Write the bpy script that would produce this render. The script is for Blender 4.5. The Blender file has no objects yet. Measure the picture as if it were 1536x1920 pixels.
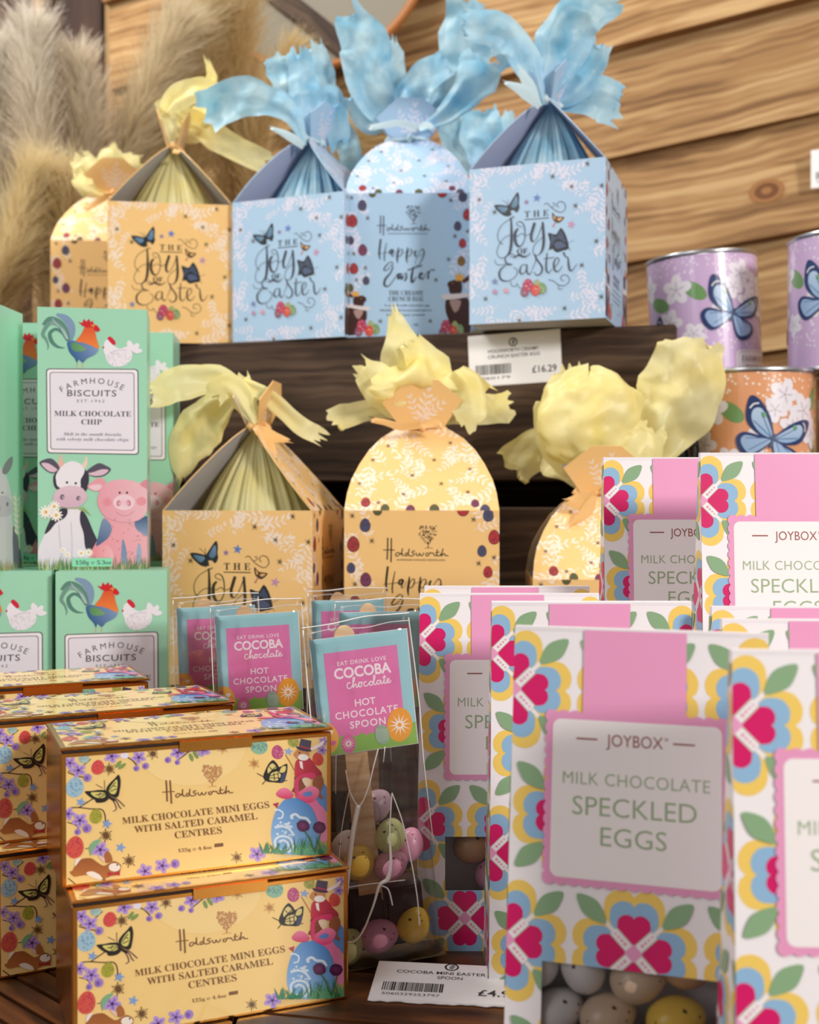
import bpy, math, random
import numpy as np
from mathutils import Vector, Matrix
from mathutils.geometry import tessellate_polygon
R = random.Random(7)
SC = bpy.context.scene
COL = SC.collection
PI = math.pi
# ------------------------------------------------------------------ camera, light, exposure
CZ, TZ = 0.97, 0.75            # camera height, table height
FPX = 2200.0
cam = bpy.data.cameras.new('camera'); cam.sensor_fit = 'VERTICAL'; cam.sensor_height = 36
cam.lens = FPX / 1920 * 36; cam.clip_start = 0.02
cam.dof.use_dof = True; cam.dof.focus_distance = 0.60; cam.dof.aperture_fstop = 11.5
camo = bpy.data.objects.new('camera', cam); COL.objects.link(camo)
camo.location = (0, 0, CZ); camo.rotation_euler = (PI / 2 - math.atan(20 / FPX), 0, 0)
SC.camera = camo
def P(px, py, d):
    """photo pixel at depth d (metres along +Y) -> world point"""
    return Vector(((px - 768) / FPX * d, d, CZ + (940 - py) / FPX * d))
world = bpy.data.worlds.new('world'); SC.world = world; world.use_nodes = True
world.node_tree.nodes['Background'].inputs[0].default_value = (1.0, 0.87, 0.76, 1)
world.node_tree.nodes['Background'].inputs[1].default_value = 0.29
def area(name, loc, target, size, power, col, sy=None):
    l = bpy.data.lights.new(name, 'AREA'); l.energy = power; l.color = col; l.size = size
    if sy: l.shape = 'RECTANGLE'; l.size_y = sy
    o = bpy.data.objects.new(name, l); COL.objects.link(o); o.location = loc
    o.rotation_euler = (Vector(target) - Vector(loc)).to_track_quat('-Z', 'Y').to_euler()
    return o
area('top_light', (-0.7, -0.2, 2.3), (0.0, 0.8, 0.9), 0.6, 5, (1.0, 0.95, 0.88))
area('key_light', (1.30, -0.95, 1.72), (0.0, 0.80, 0.95), 0.32, 38, (1.0, 0.95, 0.88))
area('left_fill_light', (-1.35, -0.75, 1.75), (-0.05, 0.85, 0.95), 0.9, 8, (0.90, 0.95, 1.0))  # added soft fill from the front left, not an actual window
area('wall_light', (0.9, 0.75, 2.3), (0.35, 1.5, 1.15), 0.4, 4, (1.0, 0.90, 0.76))
area('back_light', (-0.9, 0.9, 2.3), (-0.45, 1.5, 1.15), 0.5, 22, (1.0, 0.95, 0.86))
SC.view_settings.view_transform = 'Standard'; SC.view_settings.look = 'None'
SC.view_settings.gamma = 1; SC.view_settings.use_curve_mapping = False
SC.view_settings.exposure = -0.08
# ------------------------------------------------------------------ colour and materials
def lin(h):
    if isinstance(h, (tuple, list)): return tuple(h[:3])
    h = h.lstrip('#'); c = [int(h[i:i + 2], 16) / 255 for i in (0, 2, 4)]
    return tuple(x / 12.92 if x <= .04045 else ((x + .055) / 1.055) ** 2.4 for x in c)
MATS = {}
def mat(name, col='#808080', rough=.5, metal=0., **kw):
    if name in MATS: return MATS[name]
    m = bpy.data.materials.new(name); m.use_nodes = True; nt = m.node_tree
    b = nt.nodes['Principled BSDF']; b.inputs['Base Color'].default_value = (*lin(col), 1)
    b.inputs['Roughness'].default_value = rough; b.inputs['Metallic'].default_value = metal
    for k, v in kw.items(): b.inputs[k.replace('_', ' ')].default_value = v
    MATS[name] = m; return m
def nodes(m): return m.node_tree.nodes, m.node_tree.links, m.node_tree.nodes['Principled BSDF']
def noise_bump(m, scale, strength, dist=.001, vec='Object', stretch=None):
    N, L, b = nodes(m); tc = N.new('ShaderNodeTexCoord'); n = N.new('ShaderNodeTexNoise'); n.inputs['Scale'].default_value = scale
    n.inputs['Detail'].default_value = 4
    if stretch:
        mp = N.new('ShaderNodeMapping'); mp.inputs['Scale'].default_value = stretch
        L.new(tc.outputs[vec], mp.inputs[0]); L.new(mp.outputs[0], n.inputs['Vector'])
    else: L.new(tc.outputs[vec], n.inputs['Vector'])
    u = N.new('ShaderNodeBump'); u.inputs['Strength'].default_value = strength; u.inputs['Distance'].default_value = dist
    L.new(n.outputs['Fac'], u.inputs['Height']); L.new(u.outputs[0], b.inputs['Normal']); return m
def wood(name, c1, c2, c3, rough=.6, sx=1.5, sy=22, wv=.1, spec=.3):
    """grain runs along the object's X axis; c3 is the streak colour"""
    if name in MATS: return MATS[name]
    m = mat(name, c1, rough); N, L, b = nodes(m); b.inputs['Specular IOR Level'].default_value = spec
    tc = N.new('ShaderNodeTexCoord'); oi = N.new('ShaderNodeObjectInfo')
    ad = N.new('ShaderNodeVectorMath'); ad.operation = 'ADD'; sc = N.new('ShaderNodeVectorMath'); sc.operation = 'SCALE'
    sc.inputs[0].default_value = (7, 13, 5); L.new(oi.outputs['Random'], sc.inputs['Scale'])
    L.new(tc.outputs['Object'], ad.inputs[0]); L.new(sc.outputs[0], ad.inputs[1])
    n0 = N.new('ShaderNodeTexNoise'); n0.inputs['Scale'].default_value = 4; n0.inputs['Detail'].default_value = 3
    L.new(ad.outputs[0], n0.inputs['Vector'])
    ws = N.new('ShaderNodeVectorMath'); ws.operation = 'SCALE'; ws.inputs['Scale'].default_value = .05; L.new(n0.outputs['Color'], ws.inputs[0])
    a2 = N.new('ShaderNodeVectorMath'); a2.operation = 'ADD'; L.new(ad.outputs[0], a2.inputs[0]); L.new(ws.outputs[0], a2.inputs[1])
    mp = N.new('ShaderNodeMapping'); mp.inputs['Scale'].default_value = (sx, sy, sy); L.new(a2.outputs[0], mp.inputs[0])
    n = N.new('ShaderNodeTexNoise'); n.inputs['Scale'].default_value = 2.4; n.inputs['Detail'].default_value = 8; n.inputs['Distortion'].default_value = .5
    L.new(mp.outputs[0], n.inputs['Vector'])
    w = N.new('ShaderNodeTexWave'); w.bands_direction = 'Z'; w.inputs['Scale'].default_value = 1.1; w.inputs['Distortion'].default_value = 6; w.inputs['Detail'].default_value = 3
    L.new(mp.outputs[0], w.inputs['Vector'])
    mx = N.new('ShaderNodeMath'); mx.operation = 'MULTIPLY_ADD'; mx.inputs[1].default_value = wv; L.new(w.outputs['Fac'], mx.inputs[0]); L.new(n.outputs['Fac'], mx.inputs[2])
    cr = N.new('ShaderNodeValToRGB'); cr.color_ramp.elements[0].position = .36; cr.color_ramp.elements[1].position = .72
    cr.color_ramp.elements[0].color = (*lin(c3), 1); cr.color_ramp.elements[1].color = (*lin(c2), 1)
    e = cr.color_ramp.elements.new(.53); e.color = (*lin(c1), 1)
    L.new(mx.outputs[0], cr.inputs[0])
    hv = N.new('ShaderNodeHueSaturation'); mr = N.new('ShaderNodeMapRange'); mr.inputs['To Min'].default_value = .82; mr.inputs['To Max'].default_value = 1.15
    L.new(oi.outputs['Random'], mr.inputs[0]); L.new(mr.outputs[0], hv.inputs['Value']); L.new(cr.outputs[0], hv.inputs['Color'])
    L.new(hv.outputs[0], b.inputs['Base Color'])
    u = N.new('ShaderNodeBump'); u.inputs['Strength'].default_value = .35; u.inputs['Distance'].default_value = .002
    L.new(mx.outputs[0], u.inputs['Height']); L.new(u.outputs[0], b.inputs['Normal'])
    return m
def print_mat(name, rough, coat=0.):
    m = mat(name, '#ffffff', rough); N, L, b = nodes(m)
    a = N.new('ShaderNodeVertexColor'); a.layer_name = 'Col'
    L.new(a.outputs['Color'], b.inputs['Base Color'])
    s = N.new('ShaderNodeMath'); s.operation = 'SUBTRACT'; s.inputs[0].default_value = 1; L.new(a.outputs['Alpha'], s.inputs[1])
    L.new(s.outputs[0], b.inputs['Metallic']); b.inputs['Coat Weight'].default_value = coat; b.inputs['Coat Roughness'].default_value = .12
    return m
print_mat('matt_print', .5); print_mat('satin_print', .33, .12); print_mat('gloss_print', .28, .5)
# ------------------------------------------------------------------ objects
def tag(o, label=None, cat=None, group=None, kind=None):
    if label: o['label'] = label
    if cat: o['category'] = cat
    if group: o['group'] = group
    if kind: o['kind'] = kind
    return o
def empty(name, M=None, category=None, **kw):
    if category: kw["cat"] = category
    o = bpy.data.objects.new(name, None); COL.objects.link(o); o.empty_display_size = .02
    if M is not None: o.matrix_world = M
    return tag(o, **kw)
def mesh(name, V, F, mats, parent=None, smooth=False, mi=None, world_space=False, M=None):
    """V in the parent's local space; world_space=True converts from world"""
    me = bpy.data.meshes.new(name)
    if world_space and parent is not None:
        inv = parent.matrix_world.inverted(); V = [inv @ Vector(v) for v in V]
    me.from_pydata([tuple(v) for v in V], [], F)
    if not isinstance(mats, (list, tuple)): mats = [mats]
    for m in mats: me.materials.append(m)
    if mi: me.polygons.foreach_set('material_index', mi)
    if smooth: me.polygons.foreach_set('use_smooth', [True] * len(me.polygons))
    me.update()
    o = bpy.data.objects.new(name, me); COL.objects.link(o)
    if parent is not None: o.parent = parent
    if M is not None: o.matrix_world = M
    return o
def copy_tree(o, parent=None):
    c = o.copy(); COL.objects.link(c)
    if parent is not None: c.parent = parent
    for ch in list(o.children): copy_tree(ch, c)
    return c
class MB:
    def __init__(s): s.V = []; s.F = []; s.mi = []
    def add(s, V, F, mi=0):
        k = len(s.V); s.V += [tuple(v) for v in V]; s.F += [tuple(i + k for i in f) for f in F]; s.mi += [mi] * len(F); return s
    def box(s, x0, x1, y0, y1, z0, z1, mi=0, c=0.):
        """box; c = chamfer"""
        if c <= 0:
            V = [(x, y, z) for z in (z0, z1) for y in (y0, y1) for x in (x0, x1)]
            return s.add(V, [(0, 2, 3, 1), (4, 5, 7, 6), (0, 1, 5, 4), (2, 6, 7, 3), (0, 4, 6, 2), (1, 3, 7, 5)], mi)
        V = []; ix = {}
        for i, x in enumerate((x0, x1)):
            for j, y in enumerate((y0, y1)):
                for k, z in enumerate((z0, z1)):
                    dx = c if i == 0 else -c; dy = c if j == 0 else -c; dz = c if k == 0 else -c
                    ix[i, j, k, 0] = len(V); V.append((x, y + dy, z + dz))
                    ix[i, j, k, 1] = len(V); V.append((x + dx, y, z + dz))
                    ix[i, j, k, 2] = len(V); V.append((x + dx, y + dy, z))
        F = []
        for a in (0, 1):
            q = [ix[a, 0, 0, 0], ix[a, 1, 0, 0], ix[a, 1, 1, 0], ix[a, 0, 1, 0]]; F.append(q if a else q[::-1])
            q = [ix[0, a, 0, 1], ix[1, a, 0, 1], ix[1, a, 1, 1], ix[0, a, 1, 1]]; F.append(q[::-1] if a else q)
            q = [ix[0, 0, a, 2], ix[1, 0, a, 2], ix[1, 1, a, 2], ix[0, 1, a, 2]]; F.append(q if a else q[::-1])
        for a in (0, 1):
            for b_ in (0, 1):
                F.append([ix[a, b_, 0, 0], ix[a, b_, 1, 0], ix[a, b_, 1, 1], ix[a, b_, 0, 1]])
                F.append([ix[a, 0, b_, 0], ix[a, 1, b_, 0], ix[a, 1, b_, 2], ix[a, 0, b_, 2]])
                F.append([ix[0, a, b_, 1], ix[1, a, b_, 1], ix[1, a, b_, 2], ix[0, a, b_, 2]])
                for d in (0, 1): F.append([ix[a, b_, d, 0], ix[a, b_, d, 1], ix[a, b_, d, 2]])
        # orient outward
        cc = Vector(((x0 + x1) / 2, (y0 + y1) / 2, (z0 + z1) / 2)); G = []
        for f in F:
            p = [Vector(V[i]) for i in f]; n = (p[1] - p[0]).cross(p[2] - p[0]); m = sum(p, Vector()) / len(p)
            G.append(f if n.dot(m - cc) > 0 else f[::-1])
        return s.add(V, G, mi)
    def tube(s, pts, rad, n=8, mi=0, closed=False):
        pts = [Vector(p) for p in pts]; k = len(pts)
        if not isinstance(rad, (list, tuple)): rad = [rad] * k
        V = []; up = Vector((0, 0, 1)); last = None
        for i, p in enumerate(pts):
            t = (pts[(i + 1) % k] - pts[i - 1]) if closed else (pts[min(i + 1, k - 1)] - pts[max(i - 1, 0)])
            t.normalize()
            a = last - t * last.dot(t) if last is not None else t.orthogonal()
            a.normalize(); last = a; b = t.cross(a)
            V += [p + (a * math.cos(2 * PI * j / n) + b * math.sin(2 * PI * j / n)) * rad[i] for j in range(n)]
        F = []
        for i in range(k if closed else k - 1):
            for j in range(n):
                A = i * n + j; B = i * n + (j + 1) % n; C = ((i + 1) % k) * n + (j + 1) % n; D = ((i + 1) % k) * n + j
                F.append((A, B, C, D))
        if not closed: F += [tuple(range(n))[::-1], tuple((k - 1) * n + j for j in range(n))]
        return s.add(V, F, mi)
    def build(s, name, mats, parent=None, smooth=False, **kw): return mesh(name, s.V, s.F, mats, parent, smooth, s.mi, **kw)
def spline(pts, n=6, closed=False):
    """Catmull-Rom through points of any dimension"""
    p = [np.array(q, float) for q in pts]; k = len(p)
    if k < 3 and not closed: return [tuple(q) for q in p]
    out = []
    for i in range(k if closed else k - 1):
        p0, p1, p2, p3 = (p[(i - 1) % k], p[i], p[(i + 1) % k], p[(i + 2) % k]) if closed else (p[max(i - 1, 0)], p[i], p[i + 1], p[min(i + 2, k - 1)])
        for j in range(n):
            t = j / n
            out.append(tuple(.5 * ((2 * p1) + (-p0 + p2) * t + (2 * p0 - 5 * p1 + 4 * p2 - p3) * t * t + (-p0 + 3 * p1 - 3 * p2 + p3) * t ** 3)))
    if not closed: out.append(tuple(p[-1]))
    return out
# ------------------------------------------------------------------ glyphs from Blender's own font
GC = {}
def serif(s, italic=False):
    o = ''
    for ch in s:
        if 'A' <= ch <= 'Z': o += chr((0x1D468 if italic else 0x1D400) + ord(ch) - 65)
        elif 'a' <= ch <= 'z': o += chr((0x1D482 if italic else 0x1D41A) + ord(ch) - 97)
        elif '0' <= ch <= '9': o += chr(0x1D7CE + ord(ch) - 48)
        else: o += ch
    return o
def script(s):
    o = ''
    for ch in s:
        if 'A' <= ch <= 'Z': o += chr(0x1D4D0 + ord(ch) - 65)
        elif 'a' <= ch <= 'z': o += chr(0x1D4EA + ord(ch) - 97)
        else: o += ch
    return o
def glyphs(s, space=1.0, bold=0., res=3):
    key = (s, space, bold, res)
    if key in GC: return GC[key]
    c = bpy.data.curves.new('g', 'FONT'); c.body = s; c.size = 1; c.resolution_u = res; c.space_character = space; c.offset = bold
    c.fill_mode = 'FRONT'
    o = bpy.data.objects.new('g', c); COL.objects.link(o)
    dg = bpy.context.evaluated_depsgraph_get()
    me = bpy.data.meshes.new_from_object(o.evaluated_get(dg)); me.calc_loop_triangles()
    V = np.array([v.co[:2] for v in me.vertices]) if len(me.vertices) else np.zeros((0, 2))
    T = [tuple(t.vertices) for t in me.loop_triangles]
    bpy.data.objects.remove(o); bpy.data.curves.remove(c); bpy.data.meshes.remove(me)
    GC[key] = (V, T); return GC[key]
# ------------------------------------------------------------------ flat print built as thin coloured shapes
def homography(src, dst):
    A = []; b = []
    for (x, y), (u, v) in zip(src, dst):
        A.append([x, y, 1, 0, 0, 0, -u * x, -u * y]); b.append(u)
        A.append([0, 0, 0, x, y, 1, -v * x, -v * y]); b.append(v)
    return np.append(np.linalg.solve(np.array(A, float), np.array(b, float)), 1).reshape(3, 3)
class Print:
    """collects flat shapes in a drawing frame; quad = TL,TR,BR,BL of the printed face in drawing units"""
    EPS = 5.5e-5
    def __init__(s, quad, W, H, base=None, regions=None):
        s.W, s.H = W, H; s.Hm = homography(quad, [(0, H), (W, H), (W, 0), (0, 0)])
        s.fr = (0, 0, 1); s.tris = []; s.boxes = []; s.grp = None; s.regions = regions or [[(0, 0), (W, 0), (W, H), (0, H)]]
        if base is not None:
            for rg in s.regions:
                s.tris.append((np.array(rg, float), [(0, i, i + 1) for i in range(1, len(rg) - 1)], np.tile([*lin(base), 1], (len(rg), 1)), 0))
    def frame(s, ox, oy, sc): s.fr = (ox, oy, sc); return s
    def uv(s, p):
        p = np.atleast_2d(np.array(p, float)); ox, oy, sc = s.fr
        x = ox + p[:, 0] / sc; y = oy + p[:, 1] / sc
        q = s.Hm @ np.vstack([x, y, np.ones_like(x)]); return (q[:2] / q[2]).T
    def begin(s): s.grp = []; return s
    def end(s):
        g = s.grp; s.grp = None
        if not g: return
        bb = (min(b[0] for _, _, _, b in g), min(b[1] for _, _, _, b in g), max(b[2] for _, _, _, b in g), max(b[3] for _, _, _, b in g))
        lv = s._level(bb)
        for V, T, C, b in g: s.tris.append((V, T, C, lv)); 
        s.boxes.append((*bb, lv))
    def _level(s, bb):
        lv = 0
        for b in s.boxes:
            if b[4] > lv and b[0] < bb[2] and b[2] > bb[0] and b[1] < bb[3] and b[3] > bb[1]: lv = b[4]
        return lv + 1
    def raw(s, pts, T, col, foil=False):
        V = s.uv(pts); a = 0. if foil else 1.
        C = np.tile([*lin(col), a], (len(V), 1)) if not isinstance(col, list) else np.array([[*lin(c), a] for c in col])
        bb = (V[:, 0].min(), V[:, 1].min(), V[:, 0].max(), V[:, 1].max())
        if bb[2] < 0 or bb[3] < 0 or bb[0] > s.W or bb[1] > s.H * 1.8: return s
        if s.grp is not None: s.grp.append((V, T, C, bb)); return s
        lv = s._level(bb); s.tris.append((V, T, C, lv)); s.boxes.append((*bb, lv)); return s
    # primitives ------------------------------------------------
    def poly(s, pts, col, foil=False, grad=None, smooth=0):
        """grad=(colour2,(dx,dy)) blends to colour2 along a direction; smooth>0 closes a spline through the points"""
        if smooth: pts = spline(pts, smooth, True)
        T = tessellate_polygon([[Vector((p[0], p[1], 0)) for p in pts]])
        if grad:
            c1, c2 = np.array(lin(col)), np.array(lin(grad[0])); d = np.array(grad[1], float)
            t = np.array([p[0] * d[0] + p[1] * d[1] for p in pts]); t = (t - t.min()) / max(t.max() - t.min(), 1e-9)
            col = [tuple(c1 * (1 - k) + c2 * k) for k in t]
        return s.raw(pts, [tuple(t) for t in T], col, foil)
    def ell(s, x, y, rx, ry=None, col='#fff', rot=0, cc=None, n=18, foil=False, egg=0.):
        ry = ry or rx; c, d = math.cos(math.radians(rot)), math.sin(math.radians(rot)); p = [(x, y)]
        for i in range(n):
            a = 2 * PI * i / n; ex = rx * math.cos(a) * (1 + egg * math.sin(a)); ey = ry * math.sin(a)
            p.append((x + ex * c - ey * d, y + ex * d + ey * c))
        cols = [cc or col] + [col] * n if cc else col
        return s.raw(p, [(0, i + 1, (i + 1) % n + 1) for i in range(n)], cols, foil)
    def line(s, pts, w, col, foil=False, sm=6, taper=None):
        """w: width or list of widths at the points"""
        if not isinstance(w, (list, tuple)): w = [w] * len(pts)
        q = [(*p[:2], k) for p, k in zip(pts, w)]
        if sm and len(q) > 2: q = spline(q, sm)
        V = []; n = len(q)
        for i in range(n):
            a = q[max(i - 1, 0)]; b = q[min(i + 1, n - 1)]; dx, dy = b[0] - a[0], b[1] - a[1]; L = math.hypot(dx, dy) or 1
            h = max(q[i][2], .01) / 2; V += [(q[i][0] - dy / L * h, q[i][1] + dx / L * h), (q[i][0] + dy / L * h, q[i][1] - dx / L * h)]
        T = []
        for i in range(n - 1): T += [(2 * i, 2 * i + 1, 2 * i + 3), (2 * i, 2 * i + 3, 2 * i + 2)]
        return s.raw(V, T, col, foil)
    def rrect(s, x0, y0, x1, y1, r, col, skew=0., foil=False):
        """rounded rect; skew = y shift per unit x"""
        p = []
        for cx, cy, a0 in ((x1 - r, y1 - r, 0), (x0 + r, y1 - r, 90), (x0 + r, y0 + r, 180), (x1 - r, y0 + r, 270)):
            for k in range(6):
                a = math.radians(a0 + 18 * k); p.append((cx + r * math.cos(a), cy + r * math.sin(a)))
        p = [(x, y + skew * (x - x0)) for x, y in p]; return s.poly(p, col, foil)
    def text(s, t, x, y, h, col, ang=0., w=None, space=1., bold=0., sy=1., foil=False, align='c', res=3):
        """x,y = centre of the caps line; h = cap height; w = total width; ang clockwise degrees (y down)"""
        V, T = glyphs(t, space, bold, res)
        if not len(V): return s
        k = h / .70; X = V[:, 0] * k; Y = V[:, 1] * k * sy
        x0, x1 = X.min(), X.max(); f = w / (x1 - x0) if w else 1.
        X = (X - (x0 + x1) / 2) * f if align == 'c' else (X - x0) * f
        Y = -(Y - h / 2 * sy); c, d = math.cos(math.radians(ang)), math.sin(math.radians(ang))
        return s.raw(np.stack([x + X * c - Y * d, y + X * d + Y * c], 1), T, col, foil)
    def arctext(s, t, x, y, h, col, rad, span, bold=0.):
        """letters along an arc; x,y = top centre of the arc baseline, rad radius, span total degrees"""
        g = [glyphs(ch, 1., bold) for ch in t]; wd = [(v[0][:, 0].max() - v[0][:, 0].min() if len(v[0]) else .25) + .14 for v in g]
        tot = sum(wd); acc = 0; s.begin()
        for (V, T), w in zip(g, wd):
            a = (acc + w / 2) / tot * span - span / 2; acc += w; r = math.radians(a)
            if not len(V): continue
            X = (V[:, 0] - (V[:, 0].min() + V[:, 0].max()) / 2) * h / .7; Y = -V[:, 1] * h / .7
            cx, cy = x + rad * math.sin(r), y + rad * (1 - math.cos(r)); c, d = math.cos(r), math.sin(r)
            s.raw(np.stack([cx + X * c - Y * d, cy + X * d + Y * c], 1), T, col)
        s.end(); return s
    def star(s, x, y, r, col, n=5, ri=.42, rot=0, foil=False):
        p = []
        for i in range(2 * n):
            a = PI * i / n - PI / 2 + math.radians(rot); k = r if i % 2 == 0 else r * ri; p.append((x + k * math.cos(a), y + k * math.sin(a)))
        V = [(x, y)] + p; return s.raw(V, [(0, i + 1, (i + 1) % (2 * n) + 1) for i in range(2 * n)], col, foil)
    def spiky(s, x, y, r, col, foil=False, n=9):
        s.begin()
        for i in range(n):
            a = 2 * PI * i / n + .2; L = r * (1 if i % 2 else .7); s.line([(x, y), (x + L * math.cos(a), y + L * math.sin(a))], [r * .16, r * .1], col, foil, 0)
        s.ell(x, y, r * .22, None, col, n=8, foil=foil); s.end(); return s
    # output ------------------------------------------------------
    def build(s, name, parent, fmap, material, normal_h=1., eps=None):
        """fmap(u,v,h)->xyz"""
        eps = eps or s.EPS; V = []; F = []; C = []
        def clip(poly, a, b):
            out = []; n = len(poly)
            for i in range(n):
                p, q = poly[i], poly[(i + 1) % n]
                sp = (b[0] - a[0]) * (p[1] - a[1]) - (b[1] - a[1]) * (p[0] - a[0]); sq = (b[0] - a[0]) * (q[1] - a[1]) - (b[1] - a[1]) * (q[0] - a[0])
                if sp >= 0: out.append(p)
                if (sp >= 0) != (sq >= 0): t = sp / (sp - sq); out.append(tuple(x + (y - x) * t for x, y in zip(p, q)))
            return out
        regs = []
        for rg in s.regions:
            xs = [p[0] for p in rg]; ys = [p[1] for p in rg]; regs.append((rg, min(xs), min(ys), max(xs), max(ys)))
        for si, (vv, T, cc, lv) in enumerate(s.tris):
            h = (lv + 1 + ((si * .618034) % 1 * .45 if lv else 0)) * eps; nT = max(len(T), 1)
            for ti, t in enumerate(T):
                hh = h + (eps * .5 * ti / nT if lv else 0)
                a, b, c = (vv[i] for i in t); ar = (b[0] - a[0]) * (c[1] - a[1]) - (b[1] - a[1]) * (c[0] - a[0])
                if abs(ar) < 1e-14: continue
                if ar < 0: t = (t[0], t[2], t[1])
                tri = [(*vv[i], *cc[i]) for i in t]; x0 = min(p[0] for p in tri); x1 = max(p[0] for p in tri); y0 = min(p[1] for p in tri); y1 = max(p[1] for p in tri)
                for rg, rx0, ry0, rx1, ry1 in regs:
                    if x1 <= rx0 or x0 >= rx1 or y1 <= ry0 or y0 >= ry1: continue
                    q = tri; n = len(rg)
                    if not (n == 4 and rg[0][1] == rg[1][1] and rg[1][0] == rg[2][0] and x0 >= rx0 and x1 <= rx1 and y0 >= ry0 and y1 <= ry1):
                        for i in range(n):
                            q = clip(q, rg[i], rg[(i + 1) % n])
                            if len(q) < 3: break
                    if len(q) < 3: continue
                    k = len(V)
                    for p in q: V.append(tuple(fmap(p[0], p[1], hh))); C.append(p[2:])
                    F.append(tuple(range(k, k + len(q))))
        me = bpy.data.meshes.new(name); me.from_pydata(V, [], F)
        ca = me.color_attributes.new('Col', 'FLOAT_COLOR', 'POINT'); ca.data.foreach_set('color', np.array(C, np.float32).ravel())
        me.materials.append(MATS[material]); me.update()
        o = bpy.data.objects.new(name, me); COL.objects.link(o)
        if parent is not None: o.parent = parent
        return o
# ================================================================== printed artwork (flat shapes)
def conv(qs, qd):
    H = homography(qs, qd)
    def f(pts):
        out = []
        for p in pts:
            q = H @ np.array([p[0], p[1], 1.]); out.append((q[0] / q[2], q[1] / q[2]))
        return out
    return f
def sprig(pr, x, y, ang, L, col, leaf=.30, nl=5, curve=.5, rnd=R, wd=.018):
    """leafy twig in one flat colour"""
    pts = []; a = ang; px, py = x, y; st = L / nl
    for i in range(nl + 1):
        pts.append((px, py)); px += st * math.cos(a); py += st * math.sin(a); a += curve / nl
    pr.line(pts, [L * wd] * nl + [L * wd * .5], col, sm=3)
    a = ang
    for i in range(1, nl + 1):
        a += curve / nl; qx, qy = pts[i]
        for sd in (-1, 1):
            if i == nl and sd == 1: b = a
            else: b = a + sd * (.75 + .2 * rnd.random())
            l = L * leaf * (.75 + .4 * rnd.random()) * (1 - .05 * i); w = l * .17; c, d = math.cos(b), math.sin(b)
            P_ = [(0, 0), (.3, .8), (.6, 1), (1.05, 0), (.6, -1), (.3, -.8)]
            pr.raw([(qx + u * l * c - v * w * d, qy + u * l * d + v * w * c) for u, v in P_], [(0, 1, 2), (0, 2, 3), (0, 3, 4), (0, 4, 5)], col)
def foliage(pr, x0, y0, x1, y1, col, inside, L, n, seed, gap=.42):
    """scatter twigs over a region (inside(x,y) true), all on one layer"""
    r = random.Random(seed); pr.begin(); pl = []
    for k in range(n * 12):
        x, y = r.uniform(x0, x1), r.uniform(y0, y1)
        if not inside(x, y) or any((x - a) ** 2 + (y - b) ** 2 < (L * gap) ** 2 for a, b in pl): continue
        pl.append((x, y)); ang = r.uniform(0, 2 * PI)
        for t in range(6):
            if inside(x + L * .8 * math.cos(ang), y + L * .8 * math.sin(ang)): break
            ang = r.uniform(0, 2 * PI)
        sprig(pr, x, y, ang, L * r.uniform(.7, 1.1), col, curve=r.uniform(-1, 1), rnd=r)
        if len(pl) >= n: break
    pr.end()
def pegg(pr, x, y, r, col, dark='#5a2a30', rot=0, seed=0):
    """small decorated egg"""
    pr.ell(x, y, r * .82, r * 1.05, dark, rot, n=16, egg=.12); pr.ell(x, y, r * .7, r * .92, col, rot, n=16, egg=.12)
    q = random.Random(seed); pr.begin()
    for i in range(9): a = q.uniform(0, 2 * PI); k = q.uniform(.1, .6) * r; pr.ell(x + k * math.cos(a) * .9, y + k * math.sin(a) * 1.1, r * .1, None, dark, n=6)
    pr.end()
def hlogo(pr, cx, cy, k, col, ang=0, foil=False, tree=True, w=15, caps=True):
    c, d = math.cos(math.radians(ang)), math.sin(math.radians(ang))
    def T(ps): return [(cx + k * ((x - 720) * c - (y - 560) * d), cy + k * ((x - 720) * d + (y - 560) * c)) for x, y in ps]
    pr.begin()
    for ps, ww in (([(242, 340), (240, 520), (232, 712)], 1.5), ([(304, 345), (302, 560), (297, 757)], 1.5), ([(165, 548), (260, 545), (362, 549)], 1),
                   ([(440, 592), (400, 592), (375, 622), (388, 652), (422, 640), (447, 603), (466, 622), (485, 565), (491, 515), (483, 580), (492, 635), (522, 640)], 1.1),
                   ([(585, 600), (550, 602), (536, 632), (562, 646), (590, 605), (606, 522), (592, 600), (606, 640), (645, 646), (685, 632), (688, 606), (655, 590), (665, 566), (704, 560)], 1.1),
                   ([(722, 590), (732, 630), (760, 642), (785, 600), (800, 636), (832, 634), (858, 590)], 1.1),
                   ([(935, 598), (900, 602), (892, 635), (920, 646), (946, 612), (962, 588), (988, 600), (1012, 594), (1038, 640), (1068, 625), (1086, 532), (1074, 605), (1086, 640), (1120, 638), (1162, 590), (1180, 515), (1162, 600), (1150, 646), (1176, 618), (1206, 602), (1216, 636), (1272, 636)], 1.1),
                   ([(1052, 590), (1125, 578)], 1)):
        pr.line(T(ps), w * ww * k, col, foil, sm=5)
    pr.end()
    if caps: pr.text(serif('HANDMADE ENGLISH CHOCOLATES'), *T([(805, 713)])[0], 26 * k, col, ang, w=820 * k, foil=foil, res=1)
    if tree:
        q = random.Random(5); pr.begin()
        for i in range(150):
            x = q.uniform(775, 1068); y = q.uniform(130, 460); u = abs(x - 920) / 150
            if y > 460 - 190 * u ** 1.3: continue
            a = q.uniform(0, PI); l = q.uniform(9, 17)
            e = T([(x - l * math.cos(a), y - l * math.sin(a)), (x + l * math.cos(a), y + l * math.sin(a))]); pr.line(e, 11 * k, col, foil, sm=0)
        pr.line(T([(930, 400), (932, 460), (926, 510)]), [22 * k, 12 * k, 18 * k], col, foil); pr.line(T([(868, 514), (930, 508), (1008, 514)]), 7 * k, col, foil)
        pr.end()
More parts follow.
